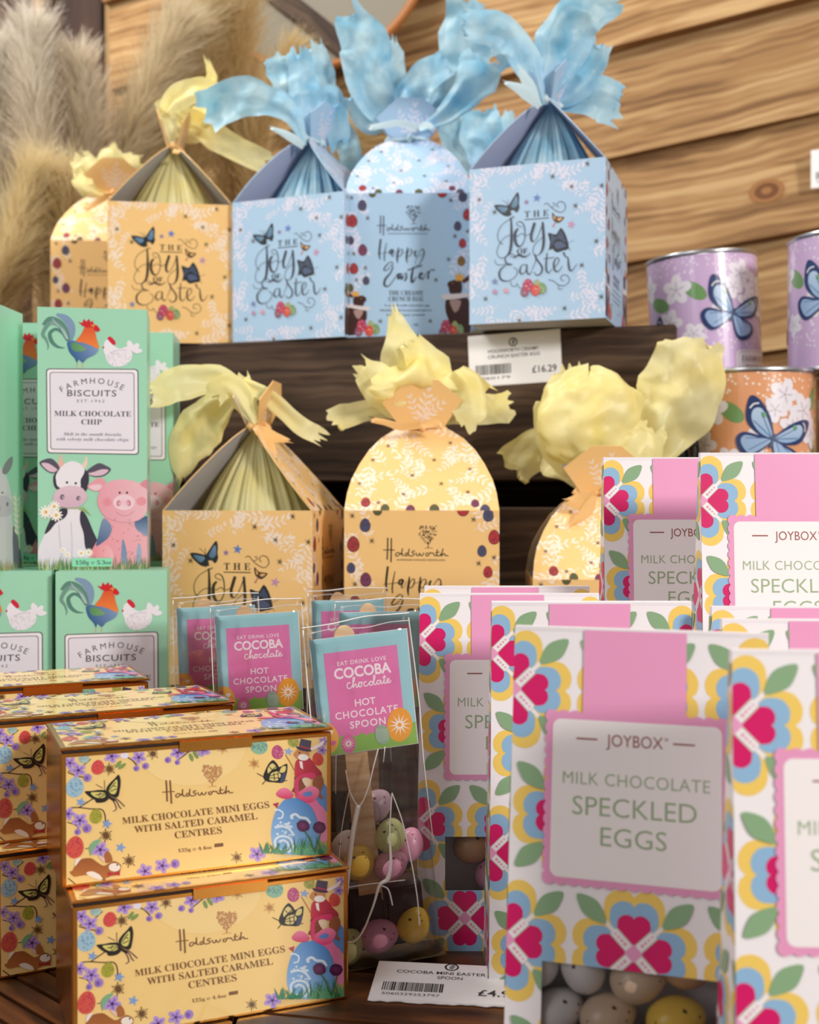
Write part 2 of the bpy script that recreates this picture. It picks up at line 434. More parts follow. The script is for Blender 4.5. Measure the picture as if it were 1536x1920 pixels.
def butterfly_blue(pr, T):
    K = '#23242b'; B = '#4f7391'
    for w in ([(365, 300), (250, 262), (165, 265), (200, 330), (250, 375), (290, 405), (340, 420), (375, 410)], [(360, 290), (400, 220), (480, 115), (502, 180), (498, 260), (505, 320), (470, 380), (430, 345), (385, 345)]):
        pr.poly(T(w), K, smooth=3)
    for w in ([(345, 315), (270, 290), (205, 290), (250, 345), (300, 370)], [(395, 290), (420, 230), (468, 165), (482, 220), (475, 290), (430, 320)]): pr.poly(T(w), B, smooth=3, grad=('#6f93b3', (1, -1)))
    pr.line(T([(350, 270), (375, 345), (390, 410)]), 18, K); pr.line(T([(345, 270), (320, 235), (275, 205)]), 4, K); pr.line(T([(352, 268), (350, 200)]), 4, K)
def butterfly_dark(pr, T):
    K = '#1e2029'; B = '#3d4a63'
    pr.poly(T([(885, 680), (940, 690), (1000, 700), (1055, 620), (1110, 690), (1150, 800), (1160, 900), (1090, 920), (1000, 940), (950, 890), (900, 900), (915, 800)]), K, smooth=2)
    pr.poly(T([(930, 710), (1000, 740), (1050, 660), (1100, 740), (1125, 820), (1060, 780), (1010, 760), (960, 800), (935, 860)]), B, smooth=3); pr.poly(T([(975, 820), (1050, 800), (1130, 860), (1060, 890), (1000, 890)]), '#4a5878', smooth=3)
    pr.line(T([(1150, 830), (1235, 795)]), 4, K, sm=0); pr.line(T([(1160, 880), (1185, 930)]), 5, K, sm=0); pr.line(T([(920, 880), (885, 905)]), 5, K, sm=0)
def egg_pile(pr, cx, cy, k, T=lambda p: p):
    for x, y, r, c in ((-52, 48, 44, '#8a4f6b'), (-22, -10, 56, '#b43a5f'), (105, 25, 50, '#7b9a6a'), (62, -22, 34, '#9aa36a'), (48, 40, 48, '#cf4a3d')):
        q = T([(cx + x * k, cy + y * k)])[0]; pr.ell(*q, r * k * .85, r * k * 1.05, c, 0, cc=c, n=16, egg=.1); pr.begin()
        rr = random.Random(int(r))
        for i in range(8): a = rr.uniform(0, 6.28); z = rr.uniform(.2, .7) * r * k; pr.ell(q[0] + z * math.cos(a), q[1] + z * math.sin(a), r * k * .08, None, '#f0d8c0', n=5)
        pr.end()
def bees(pr, pts, r, col='#4a3a22'):
    for x, y in pts: pr.spiky(x, y, r, col)

QJ = [(-175, -235), (1641, -250), (1641, 1820), (-175, 1820)]
Q8 = [(20, 230), (1250, 35), (1285, 1525), (35, 1645)]
def art_joy(base, white, ink, flat):
    """square face lettered THE JOY OF EASTER"""
    pr = Print(QJ, .11, .125, base)
    c8 = conv(Q8, QJ)
    def ins(x, y):
        nx, ny = (x - 700) / 640, (y - 830) / 800
        return (abs(nx) ** 3 + abs(ny) ** 3) > 1.0
    foliage(pr, -190, -240, 1660, 1830, white, ins, 360, 80, 3, .42)
    b8 = [(1085, 110), (770, 245), (945, 325), (1222, 300), (112, 495), (985, 500), (250, 600), (1185, 815), (1055, 1045), (180, 1400), (905, 1455), (1243, 1330), (490, 1585), (870, 790 + 900)]
    bees(pr, c8(b8[:13]), 46)
    I = lambda p: p
    butterfly_blue(pr, I); butterfly_dark(pr, I)
    pr.star(600, 255, 42, '#8f72a0'); pr.star(740, 212, 62, '#5f7fc0', rot=8); pr.star(1195, 590, 62, '#c08fb4', rot=15)
    # small orange butterfly
    pr.poly([(945, 415), (1000, 470), (1105, 488), (1040, 555), (990, 545), (950, 500)], '#4a3328', smooth=3); pr.poly([(960, 450), (990, 490), (970, 505)], '#e0a860', smooth=3); pr.poly([(1010, 500), (1080, 495), (1035, 530)], '#e0b070', smooth=3); pr.line([(985, 545), (950, 605)], [14, 22], '#c07a6a')
    K = ink
    pr.text(serif('THE'), 735, 412, 82, K, 0, w=320, space=1.6); pr.line([(572, 482), (900, 482)], 12, K, sm=0)
    pr.begin()
    pr.line([(835, 305), (880, 290), (930, 345), (1000, 400), (1070, 420), (1120, 370), (1100, 300), (1040, 282), (1005, 320), (1030, 355)], 7, K); pr.line([(930, 345), (975, 330), (975, 295), (945, 300)], 6, K)
    # J
    pr.line([(440, 432), (360, 468), (260, 540), (212, 650), (235, 750), (290, 785)], [14, 8, 7, 7, 7, 5], K)
    pr.line([(250, 755), (320, 690), (400, 672), (480, 690), (540, 660), (590, 690), (660, 668)], 7, K)
    pr.line([(392, 440), (398, 560), (400, 680), (395, 800), (372, 900), (310, 958), (240, 955), (202, 890), (225, 800), (262, 755)], [18, 26, 34, 36, 30, 10, 7, 7, 7, 7], K)
    # o
    pr.line([(545, 575), (500, 560), (468, 530), (500, 500), (555, 530), (580, 620), (575, 740), (530, 820), (480, 815), (448, 740), (452, 640), (490, 590)], [7, 7, 7, 8, 12, 12, 10, 14, 30, 36, 34, 20], K)
    # y
    pr.line([(712, 530), (690, 600), (665, 690), (672, 765), (710, 770), (760, 700), (815, 560)], [34, 36, 34, 26, 8, 8, 8], K)
    pr.line([(818, 530), (826, 640), (832, 780), (815, 890), (765, 955), (705, 950), (690, 880), (730, 800), (835, 715)], [26, 30, 34, 28, 10, 7, 7, 7, 7], K)
    pr.end()
    pr.text(serif('OF'), 545, 890, 72, K, 0, w=140)
    pr.line([(430, 975), (500, 940), (560, 965), (610, 960), (650, 930), (640, 912)], [14, 26, 24, 14, 6, 5], K)
    # Easter
    pr.begin()
    pr.line(c8([(445, 985), (400, 975), (355, 1010), (365, 1060), (420, 1072), (360, 1080), (305, 1140), (315, 1210), (380, 1225), (450, 1180), (465, 1120), (430, 1100)]), [6, 8, 12, 16, 8, 10, 22, 22, 10, 8, 7, 6], K)
    pr.line(c8([(440, 985), (425, 1000), (400, 1000)]), 6, K); pr.line(c8([(258, 1035), (275, 1075), (330, 1078), (365, 1062)]), 6, K)
    pr.line(c8([(545, 1065), (505, 1075), (488, 1130), (510, 1155), (545, 1120), (552, 1062), (552, 1130), (575, 1155), (600, 1120)]), [8, 10, 20, 12, 8, 14, 18, 10, 6], K)
    pr.line(c8([(600, 1110), (632, 1020), (620, 965), (640, 1010), (690, 1080), (680, 1140), (640, 1158), (620, 1130)]), [6, 8, 14, 18, 20, 18, 10, 8], K)
    pr.line(c8([(735, 945), (728, 1040), (732, 1110), (755, 1130), (785, 1090)]), [10, 18, 20, 10, 6], K); pr.line(c8([(700, 1005), (800, 985)]), 8, K, sm=0)
    pr.line(c8([(800, 1085), (835, 1040), (845, 1000), (820, 990), (798, 1040), (808, 1105), (845, 1110), (880, 1060)]), [6, 8, 10, 10, 20, 20, 10, 6], K)
    pr.line(c8([(878, 948), (890, 940), (900, 970), (928, 985), (934, 1050), (950, 1100), (980, 1085), (1010, 1035)]), [10, 18, 12, 12, 22, 18, 9, 6], K)
    pr.line(c8([(405, 1225), (415, 1265), (455, 1270), (465, 1245), (490, 1285), (530, 1275)]), 6, K)
    pr.line(c8([(750, 1195), (800, 1205), (850, 1240), (910, 1238), (945, 1190), (920, 1145), (875, 1150), (865, 1185), (895, 1200)]), 7, K); pr.line(c8([(845, 1245), (850, 1280), (885, 1270)]), 6, K)
    pr.end()
    e = c8([(600, 1262)])[0]; egg_pile(pr, e[0] - 20, e[1], 1.45)
    for (x, y), cc in zip(c8([(262, 1235), (265, 1330), (365, 1315), (650, 430), (555, 470)])[:3], ('#7886b8', '#b98bb0', '#dd9aa8')): pr.star(x, y, 50, cc)
    return pr
QH = [(-497, -117), (2141, -135), (2141, 2870), (-497, 2870)]
Q7 = [(42, 225), (1435, 190), (1455, 1740), (62, 1812)]
EGC = ['#a63a3f', '#56603a', '#46506e', '#7a3f62', '#8a6a2c', '#b5343e']
def happy_eggs(pr, c7):
    E_ = [((185, 170), 42, 0), ((348, 212), 48, 1), ((237, 352), 58, 2), ((130, 525), 66, 0), ((112, 740), 46, 2), ((248, 840), 60, 3), ((152, 1048), 58, 0), ((290, 1175), 46, 2), ((113, 1262), 46, 1),
          ((582, 160), 42, 3), ((802, 148), 52, 4), ((1115, 180), 66, 5), ((1250, 92), 38, 3), ((1338, 232), 58, 2), ((1392, 425), 62, 5), ((1287, 550), 50, 2), ((1342, 733), 50, 5), ((1332, 925), 52, 4)]
    for i, (p, r, k) in enumerate(E_):
        x, y = c7([p])[0]; pegg(pr, x, y, r * 1.95, EGC[k], seed=i)
def art_happy(base, white, ink, cream='#e9c98a'):
    pr = Print(QH, .11, .125, base); c7 = conv(Q7, QH)
    def ins(x, y): return abs((x - 822) / 960) ** 4 + (abs((y - 1400) / 1560) ** 4 if y < 1400 else 0) > 1.0
    foliage(pr, -520, -150, 2160, 2900, white, ins, 520, 70, 9, .42)
    pr.text(serif('THE CREAMY'), *c7([(735, 1290)])[0], 95, ink, 0, w=720); pr.text(serif('CRUNCH EGG'), *c7([(735, 1355)])[0], 95, ink, 0, w=720)
    for t, p, w in (('A smooth milk chocolate egg', (745, 1425), 940), ('blended with honeycomb pieces', (735, 1478), 1080), ('for a creamy crunch', (735, 1528), 800), ('130g', (845, 1630), 110)):
        pr.text(serif(t), *c7([p])[0], 42, ink, 0, w=w, res=1)
    bees(pr, c7([(118, 270), (300, 490), (150, 885), (280, 1035), (182, 1172), (980, 142), (1210, 275), (1260, 660), (1195, 910), (1060, 1138), (455, 1612), (1003, 1585), (1395, 605)]), 62)
    happy_eggs(pr, c7)
    hlogo(pr, 720, 560, 1.0, ink)
    pr.begin()   # Happy
    for ps, ws in (([(245, 825), (228, 960), (215, 1090), (218, 1180), (235, 1255)], [34, 38, 36, 30, 16]), ([(365, 905), (335, 1060), (318, 1190), (325, 1285)], [12, 20, 24, 16]), ([(170, 1130), (280, 1120), (420, 1100)], 10),
                   ([(500, 1050), (450, 1060), (432, 1110), (455, 1130), (505, 1060), (478, 1150), (485, 1190), (520, 1170), (560, 1080)], [30, 34, 34, 20, 34, 26, 12, 8, 8]),
                   ([(610, 1000), (598, 1110), (585, 1220), (595, 1325)], [20, 36, 38, 12]), ([(592, 1180), (640, 1060), (690, 1040), (690, 1110), (640, 1190), (605, 1170)], [8, 12, 16, 20, 14, 8]),
                   ([(690, 1120), (790, 1080)], 7), ([(800, 1000), (790, 1110), (778, 1220), (795, 1325)], [20, 36, 38, 12]), ([(785, 1180), (830, 1060), (885, 1045), (885, 1110), (835, 1190), (800, 1170)], [8, 12, 16, 20, 14, 8]),
                   ([(890, 1120), (960, 1080)], 7), ([(975, 1060), (952, 1130), (968, 1190), (1010, 1160), (1060, 1080), (1110, 1035), (1145, 1080), (1130, 1180), (1085, 1280), (1020, 1370), (965, 1350), (975, 1260), (1050, 1170), (1180, 1130)], [30, 34, 22, 10, 12, 18, 22, 20, 16, 10, 8, 8, 8, 6])):
        pr.line(ps, ws, ink)
    # Easter (E as in the photo, the rest from the blue box)
    pr.line([(450, 1395), (490, 1350), (480, 1310), (430, 1310), (340, 1400), (310, 1470), (370, 1470), (440, 1410)], [20, 20, 14, 16, 26, 22, 18, 14], ink)
    for ps, ws in (([(590, 1010), (560, 1080), (505, 1150), (495, 1215), (540, 1225), (600, 1150), (640, 1085)], [16, 18, 26, 26, 14, 10, 8]),
                   ([(690, 1090), (650, 1095), (648, 1140), (680, 1110), (685, 1145), (715, 1090), (735, 1075), (735, 1130), (715, 1165)], [20, 28, 26, 20, 22, 8, 12, 24, 16]),
                   ([(815, 1000), (795, 1100), (800, 1175), (850, 1110)], [14, 30, 26, 8]), ([(750, 1045), (905, 985)], 16), ([(880, 1110), (915, 1080), (890, 1070), (880, 1120), (925, 1125), (955, 1060)], [8, 14, 20, 28, 12, 8]), ([(975, 1040), (975, 1130), (980, 1070), (1010, 1030), (1045, 1035)], [14, 26, 12, 12, 18])):
        pr.line(c7(ps), [w_ * 1.6 for w_ in ws] if isinstance(ws, list) else ws * 1.6, ink)
    pr.end()
    # hare with ruff, bottom right and its mirror, bottom left
    def hare(T):
        D = '#3c1d1a'
        pr.poly(T([(1180, 1330), (1165, 1450), (1200, 1560), (1260, 1700), (1400, 1740), (1440, 1700), (1430, 1400), (1390, 1310), (1280, 1290)]), D, smooth=3)
        pr.poly(T([(1215, 1350), (1330, 1350), (1310, 1440), (1270, 1480), (1235, 1430)]), '#a98a85', smooth=3)
        pr.poly(T([(1210, 1150), (1330, 1140), (1330, 1280), (1215, 1280)]), D, smooth=3); pr.ell(*T([(1240, 1180)])[0], 110, 80, D)
        pr.poly(T([(1340, 1130), (1430, 1060), (1460, 1010), (1440, 1110), (1360, 1160)]), '#4a1f1e', smooth=3)
        pr.poly(T([(1130, 1295), (1260, 1280), (1400, 1268), (1420, 1300), (1300, 1330), (1150, 1345)]), '#d9d0d4', smooth=3)
        pr.poly(T([(1265, 1060), (1290, 1085), (1310, 1040), (1335, 1085), (1365, 1060), (1350, 1135), (1275, 1140)]), '#e0a24a'); pr.ell(*T([(1240, 1165)])[0], 12, 12, '#c98a4a')
    hare(c7)
    hare(lambda ps: c7([(62 + (1440 - x) * .88, 1260 + (y - 1010) * .72) for x, y in ps]))
    a = c7([(1200, 1640)])[0]; egg_pile(pr, a[0], a[1], 2.2); a = c7([(275, 1680)])[0]; egg_pile(pr, a[0], a[1], 2.2)
    return pr
SL = .081; TABH = .036
ARCH = [(0, 1.), (.2, .975), (.36, .93), (.55, .83), (.72, .71), (.86, .56), (.95, .41), (1., .30)]
def art_arch(base, white):
    """the leaning arch panel, u across .11, v along the slope from the fold"""
    W, H = .11, SL; rg = [(W / 2 + .055 * k, t * SL) for t, k in ARCH] + [(W / 2 - .055 * k, t * SL) for t, k in ARCH[::-1]]
    pr = Print([(0, 0), (1100, 0), (1100, 810), (0, 810)], W, H, None, [rg])
    pr.tris.append((np.array(rg), [(0, i, i + 1) for i in range(1, len(rg) - 1)], np.tile([*lin(base), 1], (len(rg), 1)), 0))
    foliage(pr, -20, -20, 1120, 830, white, lambda x, y: True, 240, 60, 12, .46)
    bees(pr, [(300, 190), (760, 160), (640, 330), (190, 330), (480, 480), (900, 420), (100, 560), (880, 640), (420, 660), (690, 560), (240, 740)], 24)
    for i, (x, y, r, k) in enumerate(((150, 735, 42, 0), (290, 790, 38, 1), (470, 800, 40, 3), (640, 798, 44, 1), (930, 745, 36, 3), (1000, 800, 44, 2))): pegg(pr, x, y, r, EGC[k], seed=i)
    return pr
def art_tab(base, white):
    """the flared tab above the ribbon"""
    W, H = .06, TABH; rg = [(W / 2 + .0165, 0), (W / 2 + .030, .021), (W / 2 + .012, H), (W / 2 - .010, H), (W / 2 - .030, .019), (W / 2 - .0165, 0)]
    pr = Print([(0, 0), (600, 0), (600, 360), (0, 360)], W, H, None, [rg])
    pr.tris.append((np.array(rg), [(0, i, i + 1) for i in range(1, len(rg) - 1)], np.tile([*lin(base), 1], (len(rg), 1)), 0)); pr.begin()
    for a, l in ((-PI / 2, 250), (-PI / 2 - .6, 210), (-PI / 2 + .6, 210), (-PI / 2 + .25, 190)): sprig(pr, 300, 330, a, l, white)
    pr.end(); return pr, rg
# ------------------------------------------------------------------ joybox
QA = [(970, 1172), (1440, 1190), (1478, 2197), (950, 2120)]
JY, JB, JM, JP, JG = '#f0cc66', '#8fb8dc', '#d30f66', '#e79cc6', '#88ab84'
def heart(cx, cy, ang, t0, L, Wd):
    """heart with its tip at distance t0 from the centre, pointing inwards"""
    half = [(0, 0), (.22, .24), (.45, .47), (.66, .5), (.85, .46), (.97, .33), (1., .2), (.96, .06), (.88, 0)]
    pts = half + [(a, -b) for a, b in half[-2:0:-1]]; c, d = math.cos(ang), math.sin(ang); out = []
    for a, b in pts: x, y = t0 + a * L, b * Wd; out.append((cx + x * c - y * d, cy + x * d + y * c))
    return out
def joy_flower(pr, cx, cy):
    for L, W_, t0, c in ((100, 110, 12, JY), (80, 88, 12, JB), (54, 60, 14, JM)):
        pr.begin()
        for k in range(4): pr.poly(heart(cx, cy, k * PI / 2, t0, L, W_), c, smooth=2)
        pr.end()
    for nm, w, c in (('e', 19, '#b9bcae'), ('b', 15, '#f1ebf0')):
        pr.begin()
        for k in range(4):
            a = PI / 4 + k * PI / 2; pr.line([(cx, cy), (cx + 52 * math.cos(a), cy + 52 * math.sin(a))], w, c, sm=0)
        pr.end()
    pr.begin()
    for k in range(4):
        a = PI / 4 + k * PI / 2
        for i, r in enumerate((3.4, 2.9, 2.5, 2.1)): t = 22 + 8 * i; pr.ell(cx + t * math.cos(a), cy + t * math.sin(a), r, r, '#dfa0b8', n=8)
    pr.end()
    pr.raw([(cx + 17, cy), (cx, cy + 17), (cx - 17, cy), (cx, cy - 17)], [(0, 1, 2), (0, 2, 3)], JP)
    pr.begin()
    for sx in (-1, 1):
        for sy in (-1, 1):
            pr.poly([(cx + sx * x, cy + sy * y) for x, y in ((52, 49), (58, 75), (74, 92), (104, 98), (100, 76), (86, 58))], JG, smooth=3)
    pr.end()
JW, JH = 470., 903.
def joy_pattern(pr, x0, x1):
    for j in range(-1, 5):
        off = 0 if j % 2 == 0 else 117.5
        for i in range(-2, 4):
            x = i * 235 + off; y = 116 + j * 235
            if x0 - 110 < x < x1 + 110 and y < 1040: joy_flower(pr, x, y)
JWIN = (68, 398, 618, 752)
def art_joybox():
    W, H = .09, .173; k = W / JW
    fx = lambda x: x * k; fy = lambda y: H - y * H / JH
    x0, x1, y0, y1 = fx(JWIN[0]), fx(JWIN[1]), fy(JWIN[3]), fy(JWIN[2])
    rg = [[(0, y1), (W, y1), (W, H), (0, H)], [(0, 0), (W, 0), (W, y0), (0, y0)], [(0, y0), (x0, y0), (x0, y1), (0, y1)], [(x1, y0), (W, y0), (W, y1), (x1, y1)]]
    pr = Print([(0, 0), (JW, 0), (JW, JH), (0, JH)], W, H, '#f0ecf1', rg)
    joy_pattern(pr, 0, 470)
    pr.begin(); pr.poly([(135, -5), (325, -5), (325, 170), (135, 170)], JP)
    for i in range(15):
        for y in (161, 466): pr.ell(77 + i * 22.3, y, 12, 10, JP, n=12)
    for i in range(15):
        for x in (74, 394): pr.ell(x, 164 + i * 21.3, 10, 12, JP, n=12)
    pr.rrect(68, 156, 400, 472, 12, JP); pr.end()
    pr.rrect(79, 168, 389, 461, 15, '#f3eef0')
    B, G = '#934640', '#9ab08c'
    pr.text('JOYBOX', 232, 203, 22, B, w=104); pr.text('®', 290, 196, 6, B, w=7); pr.begin(); pr.line([(124, 203), (163, 203)], 3, B, sm=0); pr.line([(302, 203), (341, 203)], 3, B, sm=0); pr.end()
    pr.text('MILK CHOCOLATE', 234, 276, 23, G, w=268, space=1.05, bold=-.006); pr.text('SPECKLED', 232, 326, 35, G, w=226, bold=-.004); pr.text('EGGS', 232, 380, 35, G, w=120, bold=-.004)
    return pr, (x0, x1, y0, y1)
def art_joyside(W):
    pr = Print([(0, 0), (W / .09 * JW, 0), (W / .09 * JW, JH), (0, JH)], W, .173, '#f0ecf1')
    joy_pattern(pr, 0, W / .09 * JW); return pr
# ------------------------------------------------------------------ biscuit carton
def rooster(pr):
    pr.frame(60, 560, 6.678)
    for ps, w, c in (([(480, 520), (508, 410), (495, 300), (430, 215), (330, 165)], [46, 84, 96, 84, 30], '#7f9bbb'), ([(470, 500), (430, 380), (360, 275), (250, 225), (165, 290)], [50, 80, 86, 70, 30], '#5d8a80'), ([(455, 470), (420, 370), (340, 290), (240, 280), (165, 400), (205, 480), (228, 560), (215, 605)], [30, 40, 46, 50, 44, 30, 18, 6], '#6f9a8e'), ([(450, 490), (400, 400), (320, 350), (250, 400), (270, 500), (340, 570), (425, 588)], [26, 34, 36, 44, 46, 30, 6], '#54857a')):
        pr.line(ps, w, c)
    pr.begin()
    for k in range(7): pr.line([(470 - 4 * k, 480), (420 - 8 * k, 370 - 6 * k), (330 - 6 * k, 300 - 12 * k), (250 + 6 * k, 290 - 14 * k)], 5, '#a9c4c4')
    pr.end()
    pr.begin(); pr.line([(568, 780), (566, 845)], 9, '#d99a5a'); pr.line([(630, 770), (636, 845)], 9, '#d99a5a'); pr.end()
    pr.poly([(455, 520), (520, 500), (600, 520), (700, 540), (820, 610), (790, 680), (690, 730), (640, 780), (590, 740), (570, 780), (540, 720), (480, 640)], '#2f5f95', smooth=4, grad=('#7f9bc4', (1, -.6)))
    pr.poly([(500, 540), (560, 530), (640, 580), (680, 620), (600, 640), (520, 620)], '#4f9068', smooth=4, grad=('#7aa86a', (1, 0)))
    pr.poly([(690, 290), (750, 310), (785, 380), (800, 470), (830, 610), (720, 560), (640, 530), (560, 510), (620, 430), (660, 350)], '#d9442e', smooth=4, grad=('#ee8a3c', (0, 1)))
    pr.poly([(690, 345), (640, 320), (590, 270), (640, 285), (655, 235), (685, 270), (720, 235), (735, 280), (760, 260), (770, 300), (820, 330), (850, 380), (820, 405), (780, 380), (760, 340)], '#cf1f30'); pr.poly([(735, 315), (790, 310), (770, 350)], '#ee9a3a')
    pr.ell(760, 335, 6, 6, '#3a2020')
def hen(pr, dx=0, dy=0):
    W_ = '#eeeaf4'
    T = lambda ps: [(x + dx, y + dy) for x, y in ps]
    pr.line(T([(1045, 820), (1050, 860)]), 8, '#c98a7a')
    pr.poly(T([(890, 560), (920, 510), (985, 520), (1010, 580), (1080, 620), (1170, 600), (1220, 660), (1210, 760), (1130, 830), (1010, 840), (930, 780), (905, 690), (885, 640)]), W_, smooth=4)
    for ps in ([(1180, 640), (1160, 560), (1190, 520), (1240, 580), (1240, 640)], [(1210, 640), (1270, 560), (1310, 590), (1260, 650)], [(1220, 650), (1290, 620), (1345, 660), (1280, 690)]): pr.poly(T(ps), W_, smooth=3)
    pr.line(T([(960, 670), (1050, 640), (1160, 640)]), 8, '#c9c2d6')
    pr.poly(T([(985, 560), (950, 520), (935, 480), (965, 465), (995, 490), (1020, 520), (1030, 560), (1005, 575)]), '#d02440', smooth=3); pr.ell(885 + dx, 598 + dy, 10, 16, '#c8404a')
    r = random.Random(4); pr.begin()
    for i in range(70):
        x, y = r.uniform(930, 1200), r.uniform(660, 825)
        if ((x - 1065) / 145) ** 2 + ((y - 740) / 90) ** 2 < 1: pr.ell(x + dx, y + dy, 4, 4, '#8f88a8', n=5)
    pr.end()
QG = [(75, 569), (269.6, 582.5), (268, 1068), (71, 1069)]
GREEN = '#a0d9bd'
def art_biscuit():
    pr = Print(QG, .071, .1744, GREEN); rooster(pr); hen(pr)
    pr.frame(60, 560, 6.678); sk = .038; K = '#4a4a58'
    for x0, y0, x1, y1, r, c in ((198, 838, 1295, 1910, 42, K), (210, 850, 1283, 1898, 36, '#f4eef4'), (240, 884, 1248, 1862, 34, '#77778a'), (250, 894, 1238, 1852, 30, '#e9e5f1')): pr.rrect(x0, y0, x1, y1, r, c, sk)
    pr.arctext('FARMHOUSE', 745, 1045, 72, K, 700, 64, 0)
    pr.text('BISCUITS', 742, 1165, 78, K, 2, w=585, space=1.1, bold=.004); pr.text('EST.1962', 730, 1262, 36, K, 2, w=325, space=1.5)
    pr.text(serif('MILK CHOCOLATE'), 750, 1422, 66, K, 2, w=915); pr.text(serif('CHIP'), 737, 1525, 66, K, 2, w=245)
    pr.text(serif('Melt in the mouth biscuits', True), 745, 1680, 40, '#77778a', 2, w=690, res=1); pr.text(serif('with velvety milk chocolate chips', True), 745, 1745, 40, '#77778a', 2, w=860, res=1)
    pr.frame(60, 820, 6.678)
    WH, DK, PK = '#ece9f2', '#3a3848', '#e9b3c0'
    # cow
    pr.poly([(75, 1650), (80, 1400), (150, 1230), (230, 1050), (420, 900), (600, 890), (700, 1090), (790, 1320), (740, 1500), (700, 1640)], WH, smooth=4, grad=('#dcd8e6', (.2, 1)))
    pr.poly([(160, 1195), (230, 1020), (330, 900), (420, 870), (440, 930), (400, 1000), (300, 1060), (220, 1160)], DK, smooth=4)
    pr.poly([(610, 910), (670, 980), (740, 1160), (800, 1320), (760, 1430), (720, 1470), (650, 1380), (630, 1200), (590, 1060), (590, 950)], DK, smooth=4)
    pr.begin(); pr.line([(335, 1080), (345, 1300), (365, 1500)], 7, '#c4c0d0'); pr.line([(480, 1050), (490, 1300), (485, 1500)], 7, '#c4c0d0'); pr.end()
    pr.poly([(330, 330), (345, 230), (375, 185), (385, 260), (410, 320), (370, 370)], '#e6b9ac', smooth=3); pr.poly([(610, 330), (650, 280), (665, 210), (685, 270), (665, 370)], '#ecd3c4', smooth=3)
    for e, i_ in (([(105, 295), (170, 250), (250, 240), (310, 290), (350, 360), (320, 400), (260, 430), (180, 390)], [(130, 300), (210, 300), (300, 360), (320, 395), (255, 415), (180, 370)]), ([(965, 395), (900, 340), (820, 310), (740, 350), (670, 410), (690, 450), (760, 485), (880, 475)], [(935, 400), (850, 390), (760, 420), (690, 440), (760, 470), (870, 460)])):
        pr.poly(e, '#575365', smooth=3); pr.poly(i_, '#dcbfcf', smooth=3)
    pr.poly([(290, 430), (420, 350), (600, 370), (690, 430), (695, 560), (650, 670), (500, 640), (330, 640), (275, 560)], DK, smooth=4)
    pr.poly([(310, 440), (390, 330), (490, 280), (590, 310), (650, 400), (600, 520), (590, 620), (450, 640), (330, 600), (305, 520)], WH, smooth=4)
    pr.poly([(270, 720), (320, 640), (450, 590), (600, 610), (665, 690), (670, 760), (590, 850), (460, 880), (330, 850), (275, 780)], '#dfc3d2', smooth=4, grad=('#d3b2c8', (0, 1)))
    pr.ell(437, 548, 15, 15, '#22222a'); pr.ell(542, 560, 15, 15, '#22222a'); pr.ell(378, 732, 26, 34, '#6a5a6c', 10); pr.ell(572, 750, 24, 30, '#6a5a6c', 10); pr.ell(386, 736, 12, 20, '#b9a3b6', 10); pr.ell(580, 754, 12, 18, '#b9a3b6', 10)
    # pig
    P1, P2 = '#ecb4c0', '#e88f9c'
    pr.poly([(870, 1000), (1000, 960), (1300, 990), (1392, 1050), (1395, 1660), (740, 1660), (720, 1450), (760, 1350), (830, 1200)], P1, smooth=3, grad=(P2, (-.6, .3)))
    pr.poly([(860, 1020), (930, 1050), (970, 1140), (930, 1250), (850, 1320), (780, 1360), (800, 1250)], '#8397b8', smooth=4, grad=('#3e5a86', (-.5, 1)))
    pr.poly([(1240, 1060), (1330, 1010), (1392, 1000), (1392, 1230), (1320, 1200), (1260, 1150)], '#34587f', smooth=4, grad=('#8fa4c4', (0, 1)))
    pr.poly([(730, 1480), (760, 1380), (860, 1340), (950, 1380), (985, 1480), (960, 1580), (800, 1580)], '#e88a98', smooth=4, grad=('#f0b4bc', (1, 0)))
    pr.begin(); pr.line([(1100, 1280), (1110, 1420), (1115, 1600)], [20, 60, 70], '#7d90b4'); pr.line([(1290, 1330), (1290, 1440), (1280, 1600)], [20, 60, 60], '#9cabc8'); pr.end()
    pr.poly([(680, 600), (740, 540), (810, 500), (880, 510), (900, 580), (870, 640), (800, 665), (730, 650)], '#e79fae', smooth=4); pr.poly([(700, 605), (760, 580), (840, 580), (850, 620), (800, 655), (740, 645)], '#eccbd8', smooth=4)
    pr.poly([(800, 760), (850, 620), (960, 540), (1100, 520), (1250, 550), (1392, 640), (1392, 900), (1300, 1030), (1150, 1060), (1000, 1040), (880, 980), (815, 870)], '#ecbfca', smooth=4, grad=('#e69fb0', (-1, .2)))
    pr.poly([(1300, 590), (1360, 530), (1392, 530), (1392, 650), (1340, 620)], '#dd8fa0'); pr.ell(915, 805, 56, 58, '#e59aa6', cc='#e08f9f'); pr.ell(1320, 800, 60, 55, '#e59aa6')
    pr.ell(1115, 810, 128, 98, '#f0d5e0', cc='#ecc3d2'); pr.ell(1052, 820, 24, 38, '#c96d86', 8); pr.ell(1172, 820, 24, 38, '#c96d86', -8); pr.ell(1058, 822, 12, 24, '#e9b3c3', 8); pr.ell(1166, 822, 12, 24, '#e9b3c3', -8)
    pr.ell(1065, 688, 13, 15, '#2c2a34'); pr.ell(1152, 688, 13, 15, '#2c2a34'); pr.line([(1020, 930), (1080, 970), (1160, 975), (1230, 920)], 7, '#b9899a')
    r = random.Random(3); pr.begin()
    for i in range(34): pr.ell(r.uniform(860, 1350), r.uniform(1000, 1500), 6, 6, '#8a6a78', n=5)
    pr.end()
